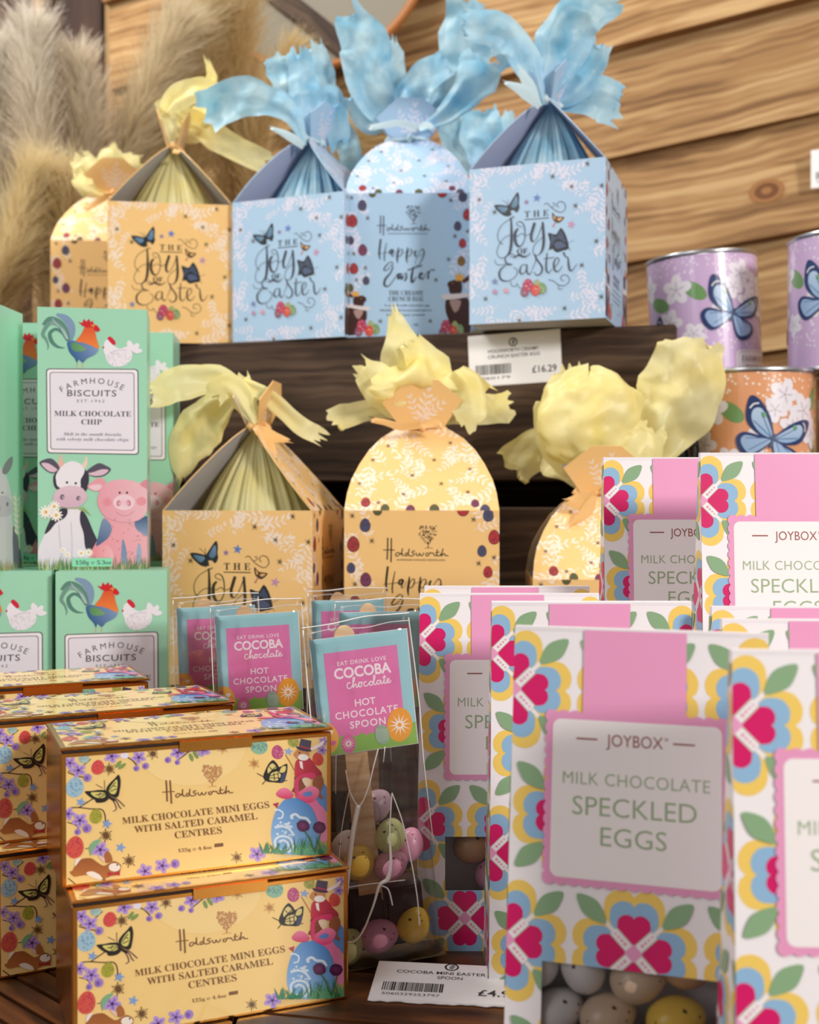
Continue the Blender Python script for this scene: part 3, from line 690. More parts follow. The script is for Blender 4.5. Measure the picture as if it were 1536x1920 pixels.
    def daisy(x, y, s_):
        pr.begin()
        for k in range(11): a = k * 2 * PI / 11; pr.ell(x + s_ * .6 * math.cos(a), y + s_ * .6 * math.sin(a), s_ * .42, s_ * .15, '#f7f4ee', math.degrees(a), n=8)
        pr.end(); pr.ell(x, y, s_ * .24, None, '#e6b44a', n=8)
    pr.begin()
    for k in range(7): pr.line([(420, 870), (560, 880), (640 + 14 * k, 850 + 20 * k)], 5, '#9fb568')
    pr.line([(440, 870), (330, 860), (200, 920)], 8, '#7fa060'); pr.end()
    for x, y, s_ in ((178, 920, 90), (280, 850, 75), (303, 962, 82), (380, 1410, 40), (432, 1465, 45), (600, 1450, 60), (690, 1440, 55)): daisy(x, y, s_)
    for c, sd in (('#6f9a5a', 1), ('#b9c48a', 2), ('#4f8052', 3)):
        r = random.Random(sd); pr.begin()
        for i in range(75):
            x = r.uniform(70, 1400); h = r.uniform(70, 190); l = r.uniform(-40, 40); pr.raw([(x - 7, 1700), (x + 7, 1700), (x + l, 1660 - h)], [(0, 1, 2)], c)
        pr.end()
    pr.rrect(488, 1512, 972, 1620, 14, '#8fdcb8'); pr.text(serif('150g ℮ 5.3oz'), 745, 1568, 50, '#3c3c48', 0, w=430)
    return pr
def art_donkey():
    """long side of the carton: plain green with a grey donkey and a wheat ear at the bottom"""
    pr = Print([(0, 80), (165, 180), (165, 1820), (0, 1845)], .046, .1744, GREEN)
    pr.poly([(0, 1845), (0, 1180), (40, 1190), (75, 1260), (100, 1400), (95, 1500), (120, 1650), (150, 1845)], '#d9d6de', smooth=3); pr.poly([(100, 1560), (130, 1620), (160, 1845), (110, 1845)], '#6d6878', smooth=3)
    pr.poly([(35, 1190), (60, 1130), (100, 1095), (95, 1160), (60, 1210)], '#8a8490', smooth=3); pr.poly([(0, 1400), (10, 1360), (60, 1350), (97, 1400), (90, 1470), (30, 1490), (0, 1470)], '#c9c3cf', smooth=3)
    pr.begin(); pr.ell(17, 1430, 7, 14, '#7a7484'); pr.ell(67, 1405, 7, 14, '#7a7484'); pr.ell(8, 1338, 5, 6, '#30303a'); pr.ell(37, 1328, 5, 6, '#30303a'); pr.end()
    pr.begin(); pr.line([(112, 1330), (128, 1480), (140, 1700)], 5, '#e6e6d0')
    for i in range(7):
        for sd in (-1, 1): pr.ell(126 + sd * 14 + i * 1.5, 1370 + i * 36, 9, 22, '#e6e6d0', sd * 25, n=8)
    pr.end()
    for c, sd in (('#6f9a5a', 1), ('#c9b06a', 2)):
        r = random.Random(sd); pr.begin()
        for i in range(26): x = r.uniform(-5, 170); pr.raw([(x - 3, 1850), (x + 3, 1850), (x + r.uniform(-8, 8), 1830 - r.uniform(20, 80))], [(0, 1, 2)], c)
        pr.end()
    return pr
# ------------------------------------------------------------------ golden mini egg carton
QM = [(122.3, 1435), (613.5, 1375), (603, 1609), (148.7, 1689)]
GOLDP = '#f2cf88'
def lilac(pr, x, y, s_, rot=0):
    pr.begin()
    for k in range(5): a = math.radians(rot) + k * 2 * PI / 5; pr.ell(x + s_ * .55 * math.cos(a), y + s_ * .55 * math.sin(a), s_ * .5, s_ * .36, '#b79bd8', math.degrees(a), n=10)
    pr.end(); pr.begin()
    for k in range(5): a = math.radians(rot) + k * 2 * PI / 5; pr.ell(x + s_ * .4 * math.cos(a), y + s_ * .4 * math.sin(a), s_ * .32, s_ * .14, '#8f6cc0', math.degrees(a), n=8)
    pr.end(); pr.ell(x, y, s_ * .2, None, '#4a2468', n=8)
def bud(pr, x, y, s_): pr.ell(x, y, s_, s_ * 1.1, '#a184cc', n=10); pr.ell(x - s_ * .2, y + s_ * .1, s_ * .5, s_ * .6, '#7d58ae', n=8)
def cegg(pr, x, y, rx, ry, c1, c2, rot=0, seed=1):
    pr.ell(x, y, rx, ry, c1, rot, cc=c1, egg=.1); r = random.Random(seed); pr.begin()
    for i in range(26):
        a = r.uniform(0, 6.28); k = math.sqrt(r.random()) * .82; pr.ell(x + rx * k * math.cos(a), y + ry * k * math.sin(a), rx * .1, None, c2, n=5)
    pr.end()
def swallowtail(pr, T, w=1.):
    pass
def art_mini():
    pr = Print(QM, .114, .053, GOLDP); BR = '#4a3224'
    pr.frame(370, 1340, 5.297); pr.ell(-90 + 1536 - 1490, 330, 540, 440, '#f3d594', -10, n=40)
    pr.frame(110, 1370, 5.297)
    pr.begin(); pr.line([(320, 350), (240, 430), (100, 500)], 10, BR); pr.line([(100, 510), (200, 545), (330, 570)], 12, BR); pr.line([(640, 290), (740, 350), (800, 420)], 12, BR); pr.line([(1180, 350), (1250, 290), (1340, 200)], 12, BR)
    pr.line([(160, 895), (250, 890), (370, 900), (470, 900), (510, 950), (525, 1040)], 12, BR); pr.line([(250, 890), (380, 790)], 12, BR); pr.line([(150, 1050), (240, 1080), (270, 1130)], 10, BR); pr.line([(350, 1320), (385, 1310)], 8, BR); pr.line([(215, 1620), (310, 1690)], 10, BR); pr.end()
    cegg(pr, 250, 345, 55, 55, '#a9c4c0', '#7fa4b0', seed=2); cegg(pr, 400, 440, 66, 84, '#d9524e', '#c03a55', seed=3); cegg(pr, 188, 670, 90, 114, '#9fc0d2', '#6f9fc8', seed=4); cegg(pr, 425, 975, 62, 80, '#a9a63f', '#8a8a30', seed=5); cegg(pr, 250, 1305, 86, 116, '#d4574a', '#b83a58', seed=6)
    for x, y, s_, rt in ((110, 400, 75, 10), (205, 480, 80, 30), (530, 310, 80, 0), (805, 315, 75, 20), (1190, 250, 75, 10), (1440, 210, 75, 40), (150, 960, 70, 0), (270, 1025, 80, 15), (495, 1320, 85, 5), (935, 1515, 75, 30), (1095, 1455, 75, 0)): lilac(pr, x, y, s_, rt)
    for x, y, s_ in ((305, 560, 42), (790, 440, 32), (880, 410, 36), (1100, 335, 34), (1195, 360, 28), (350, 1105, 44), (262, 1145, 32), (1215, 1430, 42)): bud(pr, x, y, s_)
    pr.ell(660, 300, 42, 36, '#e6e0f4'); pr.ell(1335, 210, 42, 34, '#e6e0f4')
    for x, y, a in ((605, 400, -60), (645, 420, -45), (1330, 300, 70), (1375, 270, 60)): pr.ell(x, y, 48, 20, '#7f9a58', a, n=12)
    pr.poly([(385, 1300), (430, 1230), (500, 1215), (470, 1260), (420, 1340), (410, 1390)], '#7fb08c', smooth=3)
    for x, y in ((520, 455), (945, 270), (540, 1170), (780, 1420)): pr.spiky(x, y, 72, '#6a4a2c', n=13)
    for x, y in ((262, 830), (540, 1050), (690, 1290)): pr.star(x, y, 56, '#7fa2d8', rot=12)
    # swallowtail, left
    K = '#23201c'
    pr.poly([(510, 700), (440, 690), (360, 705), (290, 715), (360, 780), (400, 800), (420, 830), (500, 820), (540, 770)], K, smooth=3); pr.poly([(505, 690), (530, 620), (580, 560), (615, 515), (640, 580), (640, 680), (625, 760), (570, 760)], K, smooth=3)
    pr.poly([(490, 720), (420, 715), (350, 725), (400, 770), (460, 780), (500, 760)], '#d9cf78', smooth=3); pr.poly([(530, 690), (560, 620), (600, 570), (612, 640), (600, 720), (560, 730)], '#d9cf78', smooth=3)
    pr.begin()
    for a, b in (((490, 730), (400, 745)), ((500, 740), (440, 775)), ((535, 690), (590, 600)), ((545, 705), (605, 670)), ((450, 718), (430, 760)), ((570, 640), (600, 650))): pr.line([a, b], 9, K, sm=0)
    pr.line([(480, 690), (540, 760), (600, 800)], 26, K); pr.line([(488, 680), (478, 580)], 5, K, sm=0); pr.line([(470, 670), (395, 630)], 5, K, sm=0)
    for o in (0, 1, 2): pr.line([(560 + 20 * o, 770), (600 + 25 * o, 830 - 10 * o), (620 + 25 * o, 890 - 30 * o), (640 + 30 * o - 50 * (o == 0), 915 - 28 * o)], 9, '#5a3450')
    pr.end()
    # running rabbit
    pr.poly([(270, 1490), (310, 1430), (410, 1410), (480, 1450), (540, 1480), (600, 1450), (640, 1430), (700, 1460), (705, 1500), (690, 1560), (620, 1580), (560, 1600), (400, 1580), (330, 1590), (270, 1600), (225, 1560), (250, 1540)], '#b5713a', smooth=4, grad=('#9a5a30', (0, -1)))
    pr.poly([(380, 1560), (440, 1540), (520, 1580), (530, 1620), (440, 1600)], '#f2e6dc', smooth=3); pr.ell(645, 1490, 55, 42, '#f2e6dc'); pr.poly([(265, 1500), (270, 1430), (320, 1410), (300, 1450)], '#f0e4de', smooth=3)
    pr.poly([(560, 1450), (540, 1380), (560, 1330), (600, 1360), (620, 1430)], '#a9683a', smooth=3); pr.poly([(545, 1450), (500, 1410), (480, 1380), (540, 1400)], '#e6c4b0', smooth=3); pr.poly([(580, 1540), (640, 1550), (700, 1525), (700, 1570), (640, 1560), (590, 1580)], '#b52a3c')
    pr.line([(560, 1600), (560, 1640), (640, 1690)], 26, '#a9683a'); pr.ell(670, 1465, 9, 9, '#2a1c1a')
    # lettering
    F_ = '#7d5433'
    pr.frame(290, 1430, 9.035); hlogo(pr, 765, 590, 1.06, F_, -6.5, tree=False, w=17, caps=False)
    r = random.Random(8); pr.begin()
    C_ = '#c0895c'
    for i in range(330):
        x, y = r.uniform(840, 1165), r.uniform(110, 450)
        if y > 450 - 200 * (abs(x - 1003) / 160) ** 1.4: continue
        a = r.uniform(0, PI); pr.line([(x - 14 * math.cos(a), y - 14 * math.sin(a)), (x + 14 * math.cos(a), y + 14 * math.sin(a))], 11, C_, sm=0)
    pr.line([(1010, 420), (1008, 500)], 16, C_); pr.line([(935, 520), (1008, 503), (1080, 500)], 8, C_); pr.end()
    pr.frame(0, 1240, 2.327)
    for t, x, y, w in (('MILK CHOCOLATE MINI EGGS', 866, 698, 625), ('WITH SALTED CARAMEL', 868, 744, 520), ('CENTRES', 880, 788, 198)): pr.text(serif(t), x, y, 31, F_, -9.2, w=w)
    pr.text(serif('125g ℮ 4.4oz'), 868, 862, 15, F_, -9, w=140); pr.rrect(948, 836, 985, 852, 3, F_, -.15)
    # right side picture
    pr.frame(370, 1340, 5.297)
    for x, y, rx, ry, c1, c2, sd in ((623, 310, 86, 96, '#8db8a0', '#5f8f90', 11), (803, 375, 58, 80, '#b54a78', '#d98fb0', 12), (960, 250, 55, 66, '#a9a855', '#7f8a40', 13), (1192, 440, 54, 76, '#d8503a', '#c03050', 14)): cegg(pr, x, y, rx, ry, c1, c2, seed=sd)
    pr.star(910, 365, 52, '#8fa8d8', rot=10)
    for x, y in ((265, 350), (575, 510)): pr.spiky(x, y, 62, '#b9814a', n=13)
    pr.spiky(410, 1500, 62, '#6a4a2c', n=13)
    lilac(pr, 70, 370, 75, 30); lilac(pr, 595, 1460, 80, 10); lilac(pr, 1255, 240, 50); lilac(pr, 1235, 340, 52)
    pr.poly([(760, 465), (800, 510), (820, 540), (890, 500), (895, 560), (880, 640), (850, 710), (760, 710), (690, 700), (660, 650), (690, 560), (720, 500)], K, smooth=3)
    for q in ([(750, 500), (790, 550), (740, 580), (710, 620), (705, 560)], [(840, 540), (880, 530), (870, 590), (820, 600)], [(740, 610), (800, 590), (830, 630), (790, 690), (720, 680)]): pr.poly(q, '#dccb84', smooth=3)
    pr.begin(); 
    for q in (((690, 640), (790, 530)), ((700, 650), (830, 600)), ((700, 660), (840, 660)), ((720, 540), (770, 600)), ((760, 610), (770, 690)), ((800, 600), (810, 690)), ((600, 615), (670, 655)), ((650, 735), (690, 680)), ((850, 690), (890, 685))): pr.line(list(q), 8, K, sm=0)
    pr.end(); pr.poly([(840, 620), (880, 600), (860, 690), (820, 700)], '#3c4468', smooth=3)
    BL = '#4a86cc'
    pr.poly([(1200, 720), (1262, 740), (1262, 1000), (1230, 980), (1150, 880)], '#5f92d4', smooth=2)
    pr.poly([(940, 870), (1040, 880), (1120, 980), (1160, 1120), (1165, 1300), (1100, 1420), (960, 1450), (820, 1440), (740, 1350), (730, 1200), (770, 1030), (850, 900)], BL, smooth=5, grad=('#8fbcea', (-.5, 1)))
    pr.begin()
    for ps, w in (([(800, 1330), (840, 1310), (880, 1340), (880, 1390), (820, 1410), (770, 1380), (765, 1310), (820, 1270), (900, 1290), (925, 1370), (880, 1430)], 22), ([(760, 1010), (800, 1000), (840, 1030), (830, 1080), (790, 1090)], 16), ([(930, 1090), (920, 1060), (960, 1040), (1000, 1070), (1060, 1080), (1090, 1130)], 26), ([(780, 1180), (840, 1170), (900, 1200), (940, 1260)], 20)): pr.line(ps, w, '#d6e6f6')
    r = random.Random(6)
    for i in range(22): pr.ell(r.uniform(770, 950), r.uniform(1130, 1280), r.uniform(6, 16), None, '#cfe2f6', n=7)
    pr.end()
    pr.poly([(1040, 890), (1120, 830), (1180, 920), (1235, 1000), (1245, 1280), (1170, 1290), (1160, 1100), (1110, 960)], '#e0609c', smooth=3, grad=('#f09ac0', (1, .4)))
    # rabbit rider
    pr.poly([(965, 560), (980, 470), (1040, 430), (1110, 430), (1170, 520), (1220, 590), (1200, 660), (1110, 640), (1050, 620), (970, 640)], '#a8243c', smooth=4, grad=('#c93a50', (-1, 0)))
    pr.poly([(1150, 640), (1215, 620), (1235, 700), (1200, 800), (1225, 860), (1190, 860), (1130, 740)], '#9a5638', smooth=3); pr.poly([(960, 640), (1050, 640), (1080, 720), (1000, 800), (930, 800), (970, 720)], '#8a4a34', smooth=3); pr.poly([(1030, 660), (1100, 650), (1110, 710), (1070, 750)], '#f0d2b8', smooth=3)
    pr.poly([(960, 390), (1000, 340), (1080, 340), (1110, 380), (1090, 440), (1010, 450), (970, 420)], '#c98a5c', smooth=4); pr.ell(1050, 425, 52, 36, '#f2ece8'); pr.poly([(1010, 470), (1040, 470), (1045, 560), (1020, 540)], '#f2ece8'); pr.ell(1015, 375, 9, 9, '#2a1a1a')
    pr.poly([(1110, 330), (1200, 270), (1260, 225), (1240, 280), (1150, 340)], '#efe2e0', smooth=3)
    pr.poly([(1035, 215), (1135, 235), (1120, 345), (1010, 320)], '#4a4458'); pr.poly([(990, 300), (1050, 325), (1125, 335), (1120, 358), (1040, 350), (995, 325)], '#3c3648', smooth=2); pr.line([(1018, 300), (1120, 328)], 16, '#b53a5a', sm=0)
    pr.line([(880, 400), (940, 520), (960, 570)], 7, '#a9703c')
    # bow
    pr.poly([(780, 830), (830, 770), (890, 770), (950, 840), (900, 880), (820, 870)], '#d02a5c', smooth=3, grad=('#e880a8', (0, -1))); pr.poly([(960, 840), (1040, 770), (1130, 735), (1190, 790), (1150, 880), (1080, 915), (1000, 880)], '#d83a72', smooth=3, grad=('#f08ab4', (.3, -1)))
    pr.poly([(1030, 820), (1100, 790), (1120, 830), (1060, 850)], '#5f86c8', smooth=3); pr.poly([(960, 830), (960, 680), (1010, 620), (1100, 590), (1160, 600), (1140, 660), (1060, 640), (1000, 680), (990, 840)], '#d83a6e', smooth=3); pr.poly([(745, 940), (805, 920), (790, 985)], '#b03048')
    for x, y, rr in ((1025, 1155, 58), (1175, 1165, 58)):
        pr.ell(x, y, rr, rr, '#4a1848', cc='#7a2f6a'); r = random.Random(int(x)); pr.begin()
        for i in range(14): a = r.uniform(0, 6.28); pr.ell(x + rr * .85 * math.cos(a), y + rr * .85 * math.sin(a), 14, 14, '#54204f', n=6)
        pr.end()
    for c, sd, x0, x1 in (('#2f7a4f', 1, 940, 1240), ('#5fa878', 2, 920, 1240), ('#3c8a6a', 3, 650, 860)):
        r = random.Random(sd); pr.begin()
        for i in range(20): x = r.uniform(x0, x1); h = r.uniform(50, 190 if sd < 3 else 110); pr.raw([(x - 12, 1450), (x + 12, 1440), (x + r.uniform(-90, 90), 1430 - h)], [(0, 1, 2)], c)
        pr.end()
    pr.line([(1040, 1210), (1090, 1300), (1110, 1400)], 12, '#3c7a50'); pr.line([(1180, 1225), (1150, 1330), (1120, 1400)], 12, '#3c7a50')
    return pr
# ------------------------------------------------------------------ spoon pack card
QC = [(585, 1193), (758, 1172), (775, 1388), (622, 1412)]
def art_spoon():
    Q = [(0, 0), (1000, 0), (1000, 1190), (0, 1190)]; pr = Print(Q, .0463, .0550, '#9fd3dc')
    c = conv([(45, 235), (1235, 95), (1365, 1600), (300, 1755)], Q)   # from the zoomed photo
    pr.poly([(125, 150), (885, 150), (885, 1040), (125, 1040)], '#e57fb8')
    g = [(0, 1040), (100, 1010)]
    for i in range(16): g += [(130 + i * 50, 1035 if i % 2 else 985 + (i * 37) % 30)]
    pr.poly(g + [(930, 985), (1005, 960), (1005, 1195), (-5, 1195), (-5, 1040)], '#8fbf5c')
    WT = '#fbf2f8'
    pr.text('EAT DRINK LOVE', 505, 270, 42, WT, w=505, bold=.012, space=1.15); pr.text('COCOBA', 505, 370, 105, WT, w=590, bold=.03)
    pr.begin()
    X = lambda ps: [(330 + x, 505 + y) for x, y in ps]; wv = 11
    for ps in ([(40, -25), (10, -25), (0, 10), (15, 30), (45, 20), (75, -40), (85, -75), (70, -70), (62, 0), (62, 28), (75, 0), (92, -5), (95, 25), (110, 22), (125, -15), (145, -15), (150, 15), (130, 28), (120, 5), (135, -18), (165, -12)], [(205, -18), (180, -15), (175, 15), (190, 28), (215, 18), (240, -12), (262, -10), (262, 20), (240, 26), (232, 5), (248, -14), (275, -8), (295, -50), (292, -72), (280, -60), (278, 10), (290, 26), (310, 10)], [(345, -12), (320, -12), (310, 12), (325, 26), (345, 5), (350, -12), (352, 18), (365, 24), (385, -10), (392, -60), (385, 15), (400, 25), (415, 10), (435, 0), (435, -18), (418, -14), (415, 15), (435, 24), (460, 5)], [(372, -35), (410, -42)]):
        pr.line(X(ps), wv, WT, sm=4)
    pr.end()
    pr.text('HOT', 500, 690, 70, WT, w=215, bold=.015); pr.text('CHOCOLATE', 505, 800, 72, WT, w=650, bold=.015, space=1.15); pr.text('SPOON', 505, 910, 72, WT, w=370, bold=.015, space=1.15)
    pr.ell(830, 975, 132, 175, '#f2a93c', 8, n=28); pr.star(830, 975, 120, '#fbf2ec', 12, .3); pr.ell(830, 975, 22, None, '#f2a93c'); pr.ell(640, 1050, 75, 105, '#9bb8a4', -8, n=24)
    pr.begin(); [pr.line([(585 + 12 * i, 975 + 3 * i), (578 + 13 * i, 1120)], 4, '#c9dccb', sm=0) for i in range(10)]; pr.end()
    pr.ell(60, 1010, 130, 165, '#f3b95a', -8, n=28); pr.ell(285, 1095, 72, 98, '#e36fb0', 0, n=24); pr.star(285, 1095, 68, '#fbf2ec', 12, .3); pr.ell(285, 1095, 12, None, '#e36fb0')
    for x, y, cc in ((20, 930, '#e58aa0'), (110, 960, '#fbf2ec'), (50, 1040, '#fbf2ec'), (130, 1070, '#e36fb0'), (20, 1120, '#e58aa0')): pr.poly(heart(x, y + 28, -PI / 2, 0, 56, 60), cc, smooth=2)
    return pr
# ------------------------------------------------------------------ shelf price cards
def barcode(pr, x0, x1, y0, y1, seed):
    r = random.Random(seed); x = x0; pr.begin()
    while x < x1:
        w = r.choice((1, 1, 2, 3)) * (x1 - x0) / 110; pr.raw([(x, y0), (x + w, y0), (x + w, y1), (x, y1)], [(0, 1, 2), (0, 2, 3)], '#1c1c22'); x += w + r.choice((1, 1, 2)) * (x1 - x0) / 110
    pr.end()
def ring(pr, x, y, r, w, col='#26262c'):
    n = 28; V = []
    for i in range(n): a = 2 * PI * i / n; V += [(x + r * math.cos(a), y + r * math.sin(a)), (x + (r - w) * math.cos(a), y + (r - w) * math.sin(a))]
    T = []
    for i in range(n): j = (i + 1) % n; T += [(2 * i, 2 * i + 1, 2 * j + 1), (2 * i, 2 * j + 1, 2 * j)]
    pr.raw(V, T, col)
def art_price(l1, l2, num, price, seed, crop=0):
    pr = Print([(0, crop), (1300, crop), (1300, 720), (0, 720)], .078, .043 * (720 - crop) / 720, '#f4f3f6'); K = '#33333a'
    ring(pr, 640, 130, 62, 16); pr.poly([(620, 150), (640, 90), (668, 110), (650, 165)], '#8a8a92', smooth=3)
    pr.text(l1, 640, 238, 48, K, w=len(l1) * 42, bold=.01); pr.text(l2, 640, 315, 48, K, w=len(l2) * 43, bold=.01); barcode(pr, 90, 590, 420, 560, seed); pr.text(num, 340, 610, 40, K, w=480); pr.text(price, 1060, 530, 95, K, w=340, bold=.015)
    return pr
# ------------------------------------------------------------------ round tins
def art_tin(base, gyp):
    r = random.Random(2); U = math.pi * .098; H = .112; n = 72
    regs = [[(U * i / n, 0), (U * (i + 1) / n, 0), (U * (i + 1) / n, H), (U * i / n, H)] for i in range(n)]
    # drawing units: 2200 around x 800 high ; photo face centred on u = U/2
    pr = Print([(0, 0), (2200, 0), (2200, 800), (0, 800)], U, H, base, regs)
    for i in range(5): # gypsophila sprays
        for cx, cy in ((300 + 420 * i, 60), (120 + 420 * i, 560)):
            pr.begin()
            for k in range(55):
                a = r.uniform(0, 6.28); q = r.random() ** .6; pr.ell(cx + 190 * q * math.cos(a), cy + 120 * q * math.sin(a), 8, 8, gyp, n=6)
            pr.end()
    for x, y, a in ((880, 240, 40), (1440, 150, -50), (1470, 500, 80), (620, 300, 20), (300, 420, 60), (1800, 300, 30)): pr.ell(x, y, 85, 48, '#6f9a5f', a, n=16)
    for x, y, s_ in ((1180, 140, 100), (1320, 230, 110), (1230, 330, 90), (1400, 360, 100), (1000, 420, 90), (760, 220, 105), (700, 430, 95), (860, 520, 80), (1120, 230, 80), (500, 180, 100), (420, 480, 100), (1650, 200, 100), (1700, 450, 100), (250, 200, 100), (1950, 350, 100)):
        pr.begin()
        for k in range(5): a = k * 2 * PI / 5 + x; pr.ell(x + s_ * .5 * math.cos(a), y + s_ * .5 * math.sin(a), s_ * .5, s_ * .36, '#ebe6f0', math.degrees(a), n=10)
        pr.end(); pr.begin()
        for k in range(5): a = k * 2 * PI / 5 + x; pr.ell(x + s_ * .3 * math.cos(a), y + s_ * .3 * math.sin(a), s_ * .26, s_ * .06, '#cdc3d6', math.degrees(a), n=6)
        pr.ell(x, y, s_ * .07, None, '#9aa070', n=6); pr.end()
    def fly(cx, cy, k, ro):
        c, d = math.cos(ro), math.sin(ro); T = lambda ps: [(cx + k * (x * c - y * d), cy + k * (x * d + y * c)) for x, y in ps]
        N1, B1 = '#22376b', '#8fb2da'
        for sx in (-1, 1):
            M_ = lambda ps: T([(sx * x, y) for x, y in ps])
            pr.poly(M_([(0, 0), (60, -110), (150, -185), (210, -190), (200, -100), (160, -30), (70, 10)]), N1, smooth=3); pr.poly(M_([(10, -5), (60, -80), (125, -140), (165, -120), (150, -60), (80, -5)]), B1, smooth=3, grad=('#b9cfe8', (0, -1)))
            pr.poly(M_([(0, 5), (80, 10), (165, 20), (190, 70), (150, 130), (90, 150), (40, 100)]), N1, smooth=3); pr.poly(M_([(8, 15), (80, 25), (150, 35), (160, 75), (120, 115), (80, 125), (40, 80)]), '#9ab6dc', smooth=3)
            pr.line(M_([(150, -165), (175, -150), (185, -120)]), 8 * k, '#eef0f6'); pr.ell(*M_([(100, -110)])[0], 14 * k, 18 * k, '#6fa87a', n=8)
            pr.begin(); [pr.line(M_([(10, 0), e]), 4 * k, '#3a558c', sm=0) for e in ((120, -120), (140, -60), (140, 50), (100, 110))]; pr.end()
        pr.line(T([(0, -30), (0, 10), (0, 60)]), 14 * k, '#3c4f6c')
    fly(1110, 400, 1.0, .38); fly(560, 560, .7, -.5); fly(1760, 420, .8, .3); fly(250, 620, .8, 1.2)
    pr.rrect(1120, 640, 1500, 830, 40, '#f4f0f4'); pr.rrect(1130, 650, 1490, 830, 36, '#b98fa0'); pr.rrect(1134, 654, 1486, 830, 34, '#f4f0f4')
    pr.text('FARMHOUSE', 1310, 700, 42, '#a58a92', w=300, bold=.006); pr.text('BISCUITS', 1310, 760, 42, '#a58a92', w=240, bold=.006)
    return pr
# ================================================================== materials
mat('card_white', '#ece8ee', .55); mat('card_grey', '#c4c1c8', .7); mat('card_lilac', '#bcc3e0', .7)
mat('card_yellow', '#f2c684', .45); mat('card_blue', '#a9c8e6', .45); mat('card_green', GREEN, .42); mat('gap_shade', '#2a1c16', .8)
mat('gold_foil', '#dc9a48', .24, 1.); mat('copper_edge', '#c98a55', .3, 1.); mat('silver', '#c9ccd2', .28, 1.)
mat('ribbon_peach', '#f3c07c', .35, Sheen_Weight=.3); mat('ribbon_blue', '#c3dbe6', .35, Sheen_Weight=.3)
mat('paper_label', '#f4f3f6', .5)
wood('plank_pine', '#a88156', '#c8a678', '#7c5a3a', .7, 1.0, 26); wood('plank_dark', '#3f2d22', '#5a4636', '#281b14', .6, 1.2, 34)
wood('plank_red', '#4a2c20', '#6a4634', '#2e1810', .6, 1.2, 12); wood('table_wood', '#42230f', '#6b3f1c', '#1e0d05', .38, 2.5, 40, spec=.5)
wood('stick_wood', '#d9b48c', '#e6c8a4', '#c59a70', .6, 3, 60)
def tissue_mat(name, c, deep):
    m = bpy.data.materials.new(name); m.use_nodes = True; N, L, b = m.node_tree.nodes, m.node_tree.links, m.node_tree.nodes['Principled BSDF']
    tc = N.new('ShaderNodeTexCoord'); n = N.new('ShaderNodeTexNoise'); n.inputs['Scale'].default_value = 28; n.inputs['Detail'].default_value = 5; L.new(tc.outputs['Object'], n.inputs['Vector'])
    cr = N.new('ShaderNodeValToRGB'); cr.color_ramp.elements[0].color = (*lin(deep), 1); cr.color_ramp.elements[1].color = (*lin(c), 1); cr.color_ramp.elements[0].position = .3; cr.color_ramp.elements[1].position = .6
    L.new(n.outputs['Fac'], cr.inputs[0]); L.new(cr.outputs[0], b.inputs['Base Color']); b.inputs['Roughness'].default_value = .42
    t = N.new('ShaderNodeBsdfTranslucent'); L.new(cr.outputs[0], t.inputs[0]); mx = N.new('ShaderNodeMixShader'); mx.inputs[0].default_value = .32
    tr = N.new('ShaderNodeBsdfTransparent'); L.new(cr.outputs[0], tr.inputs[0]); m2 = N.new('ShaderNodeMixShader'); m2.inputs[0].default_value = .08
    L.new(b.outputs[0], mx.inputs[1]); L.new(t.outputs[0], mx.inputs[2]); L.new(mx.outputs[0], m2.inputs[1]); L.new(tr.outputs[0], m2.inputs[2]); L.new(m2.outputs[0], N['Material Output'].inputs[0])
    n2 = N.new('ShaderNodeTexNoise'); n2.inputs['Scale'].default_value = 160; n2.inputs['Detail'].default_value = 3; L.new(tc.outputs['Object'], n2.inputs['Vector'])
    u = N.new('ShaderNodeBump'); u.inputs['Strength'].default_value = .35; u.inputs['Distance'].default_value = .001; L.new(n2.outputs['Fac'], u.inputs['Height']); L.new(u.outputs[0], b.inputs['Normal']); L.new(u.outputs[0], t.inputs['Normal'])
    MATS[name] = m
tissue_mat('tissue_yellow', '#fff8c0', '#fff09c'); tissue_mat('tissue_blue', '#c4e8f8', '#78c0e6')  # blue ramp contrast widened, pale blotches stand in for highlights
def clear_mat(name, gloss, tint, rough, scale=None):
    m = bpy.data.materials.new(name); m.use_nodes = True; N, L = m.node_tree.nodes, m.node_tree.links; N.remove(N['Principled BSDF'])
    t = N.new('ShaderNodeBsdfTransparent'); t.inputs[0].default_value = tint; g = N.new('ShaderNodeBsdfGlossy'); g.inputs['Roughness'].default_value = rough
    f = N.new('ShaderNodeFresnel'); f.inputs[0].default_value = 1.4; k = N.new('ShaderNodeMath'); k.operation = 'MULTIPLY_ADD'; k.inputs[1].default_value = 1.; k.inputs[2].default_value = gloss; k.use_clamp = True
    mx = N.new('ShaderNodeMixShader'); L.new(f.outputs[0], k.inputs[0]); L.new(k.outputs[0], mx.inputs[0]); L.new(t.outputs[0], mx.inputs[1]); L.new(g.outputs[0], mx.inputs[2]); L.new(mx.outputs[0], N['Material Output'].inputs[0])
    if scale:
        tc = N.new('ShaderNodeTexCoord'); n = N.new('ShaderNodeTexNoise'); n.inputs['Scale'].default_value = scale; L.new(tc.outputs['Object'], n.inputs['Vector']); u = N.new('ShaderNodeBump'); u.inputs['Strength'].default_value = .5; u.inputs['Distance'].default_value = .002
        L.new(n.outputs['Fac'], u.inputs['Height']); L.new(u.outputs[0], g.inputs['Normal']); L.new(u.outputs[0], f.inputs['Normal'])
    MATS[name] = m
clear_mat('cellophane', .02, (.97, .97, .98, 1), .10, 45); mat('cellophane_fold_glint', '#ffffff', .3, Alpha=.8, Coat_Weight=1., Specular_IOR_Level=1.); clear_mat('window_film', .0, (.97, .97, .97, 1), .1)  # fold material is white so creases and edges look like highlights
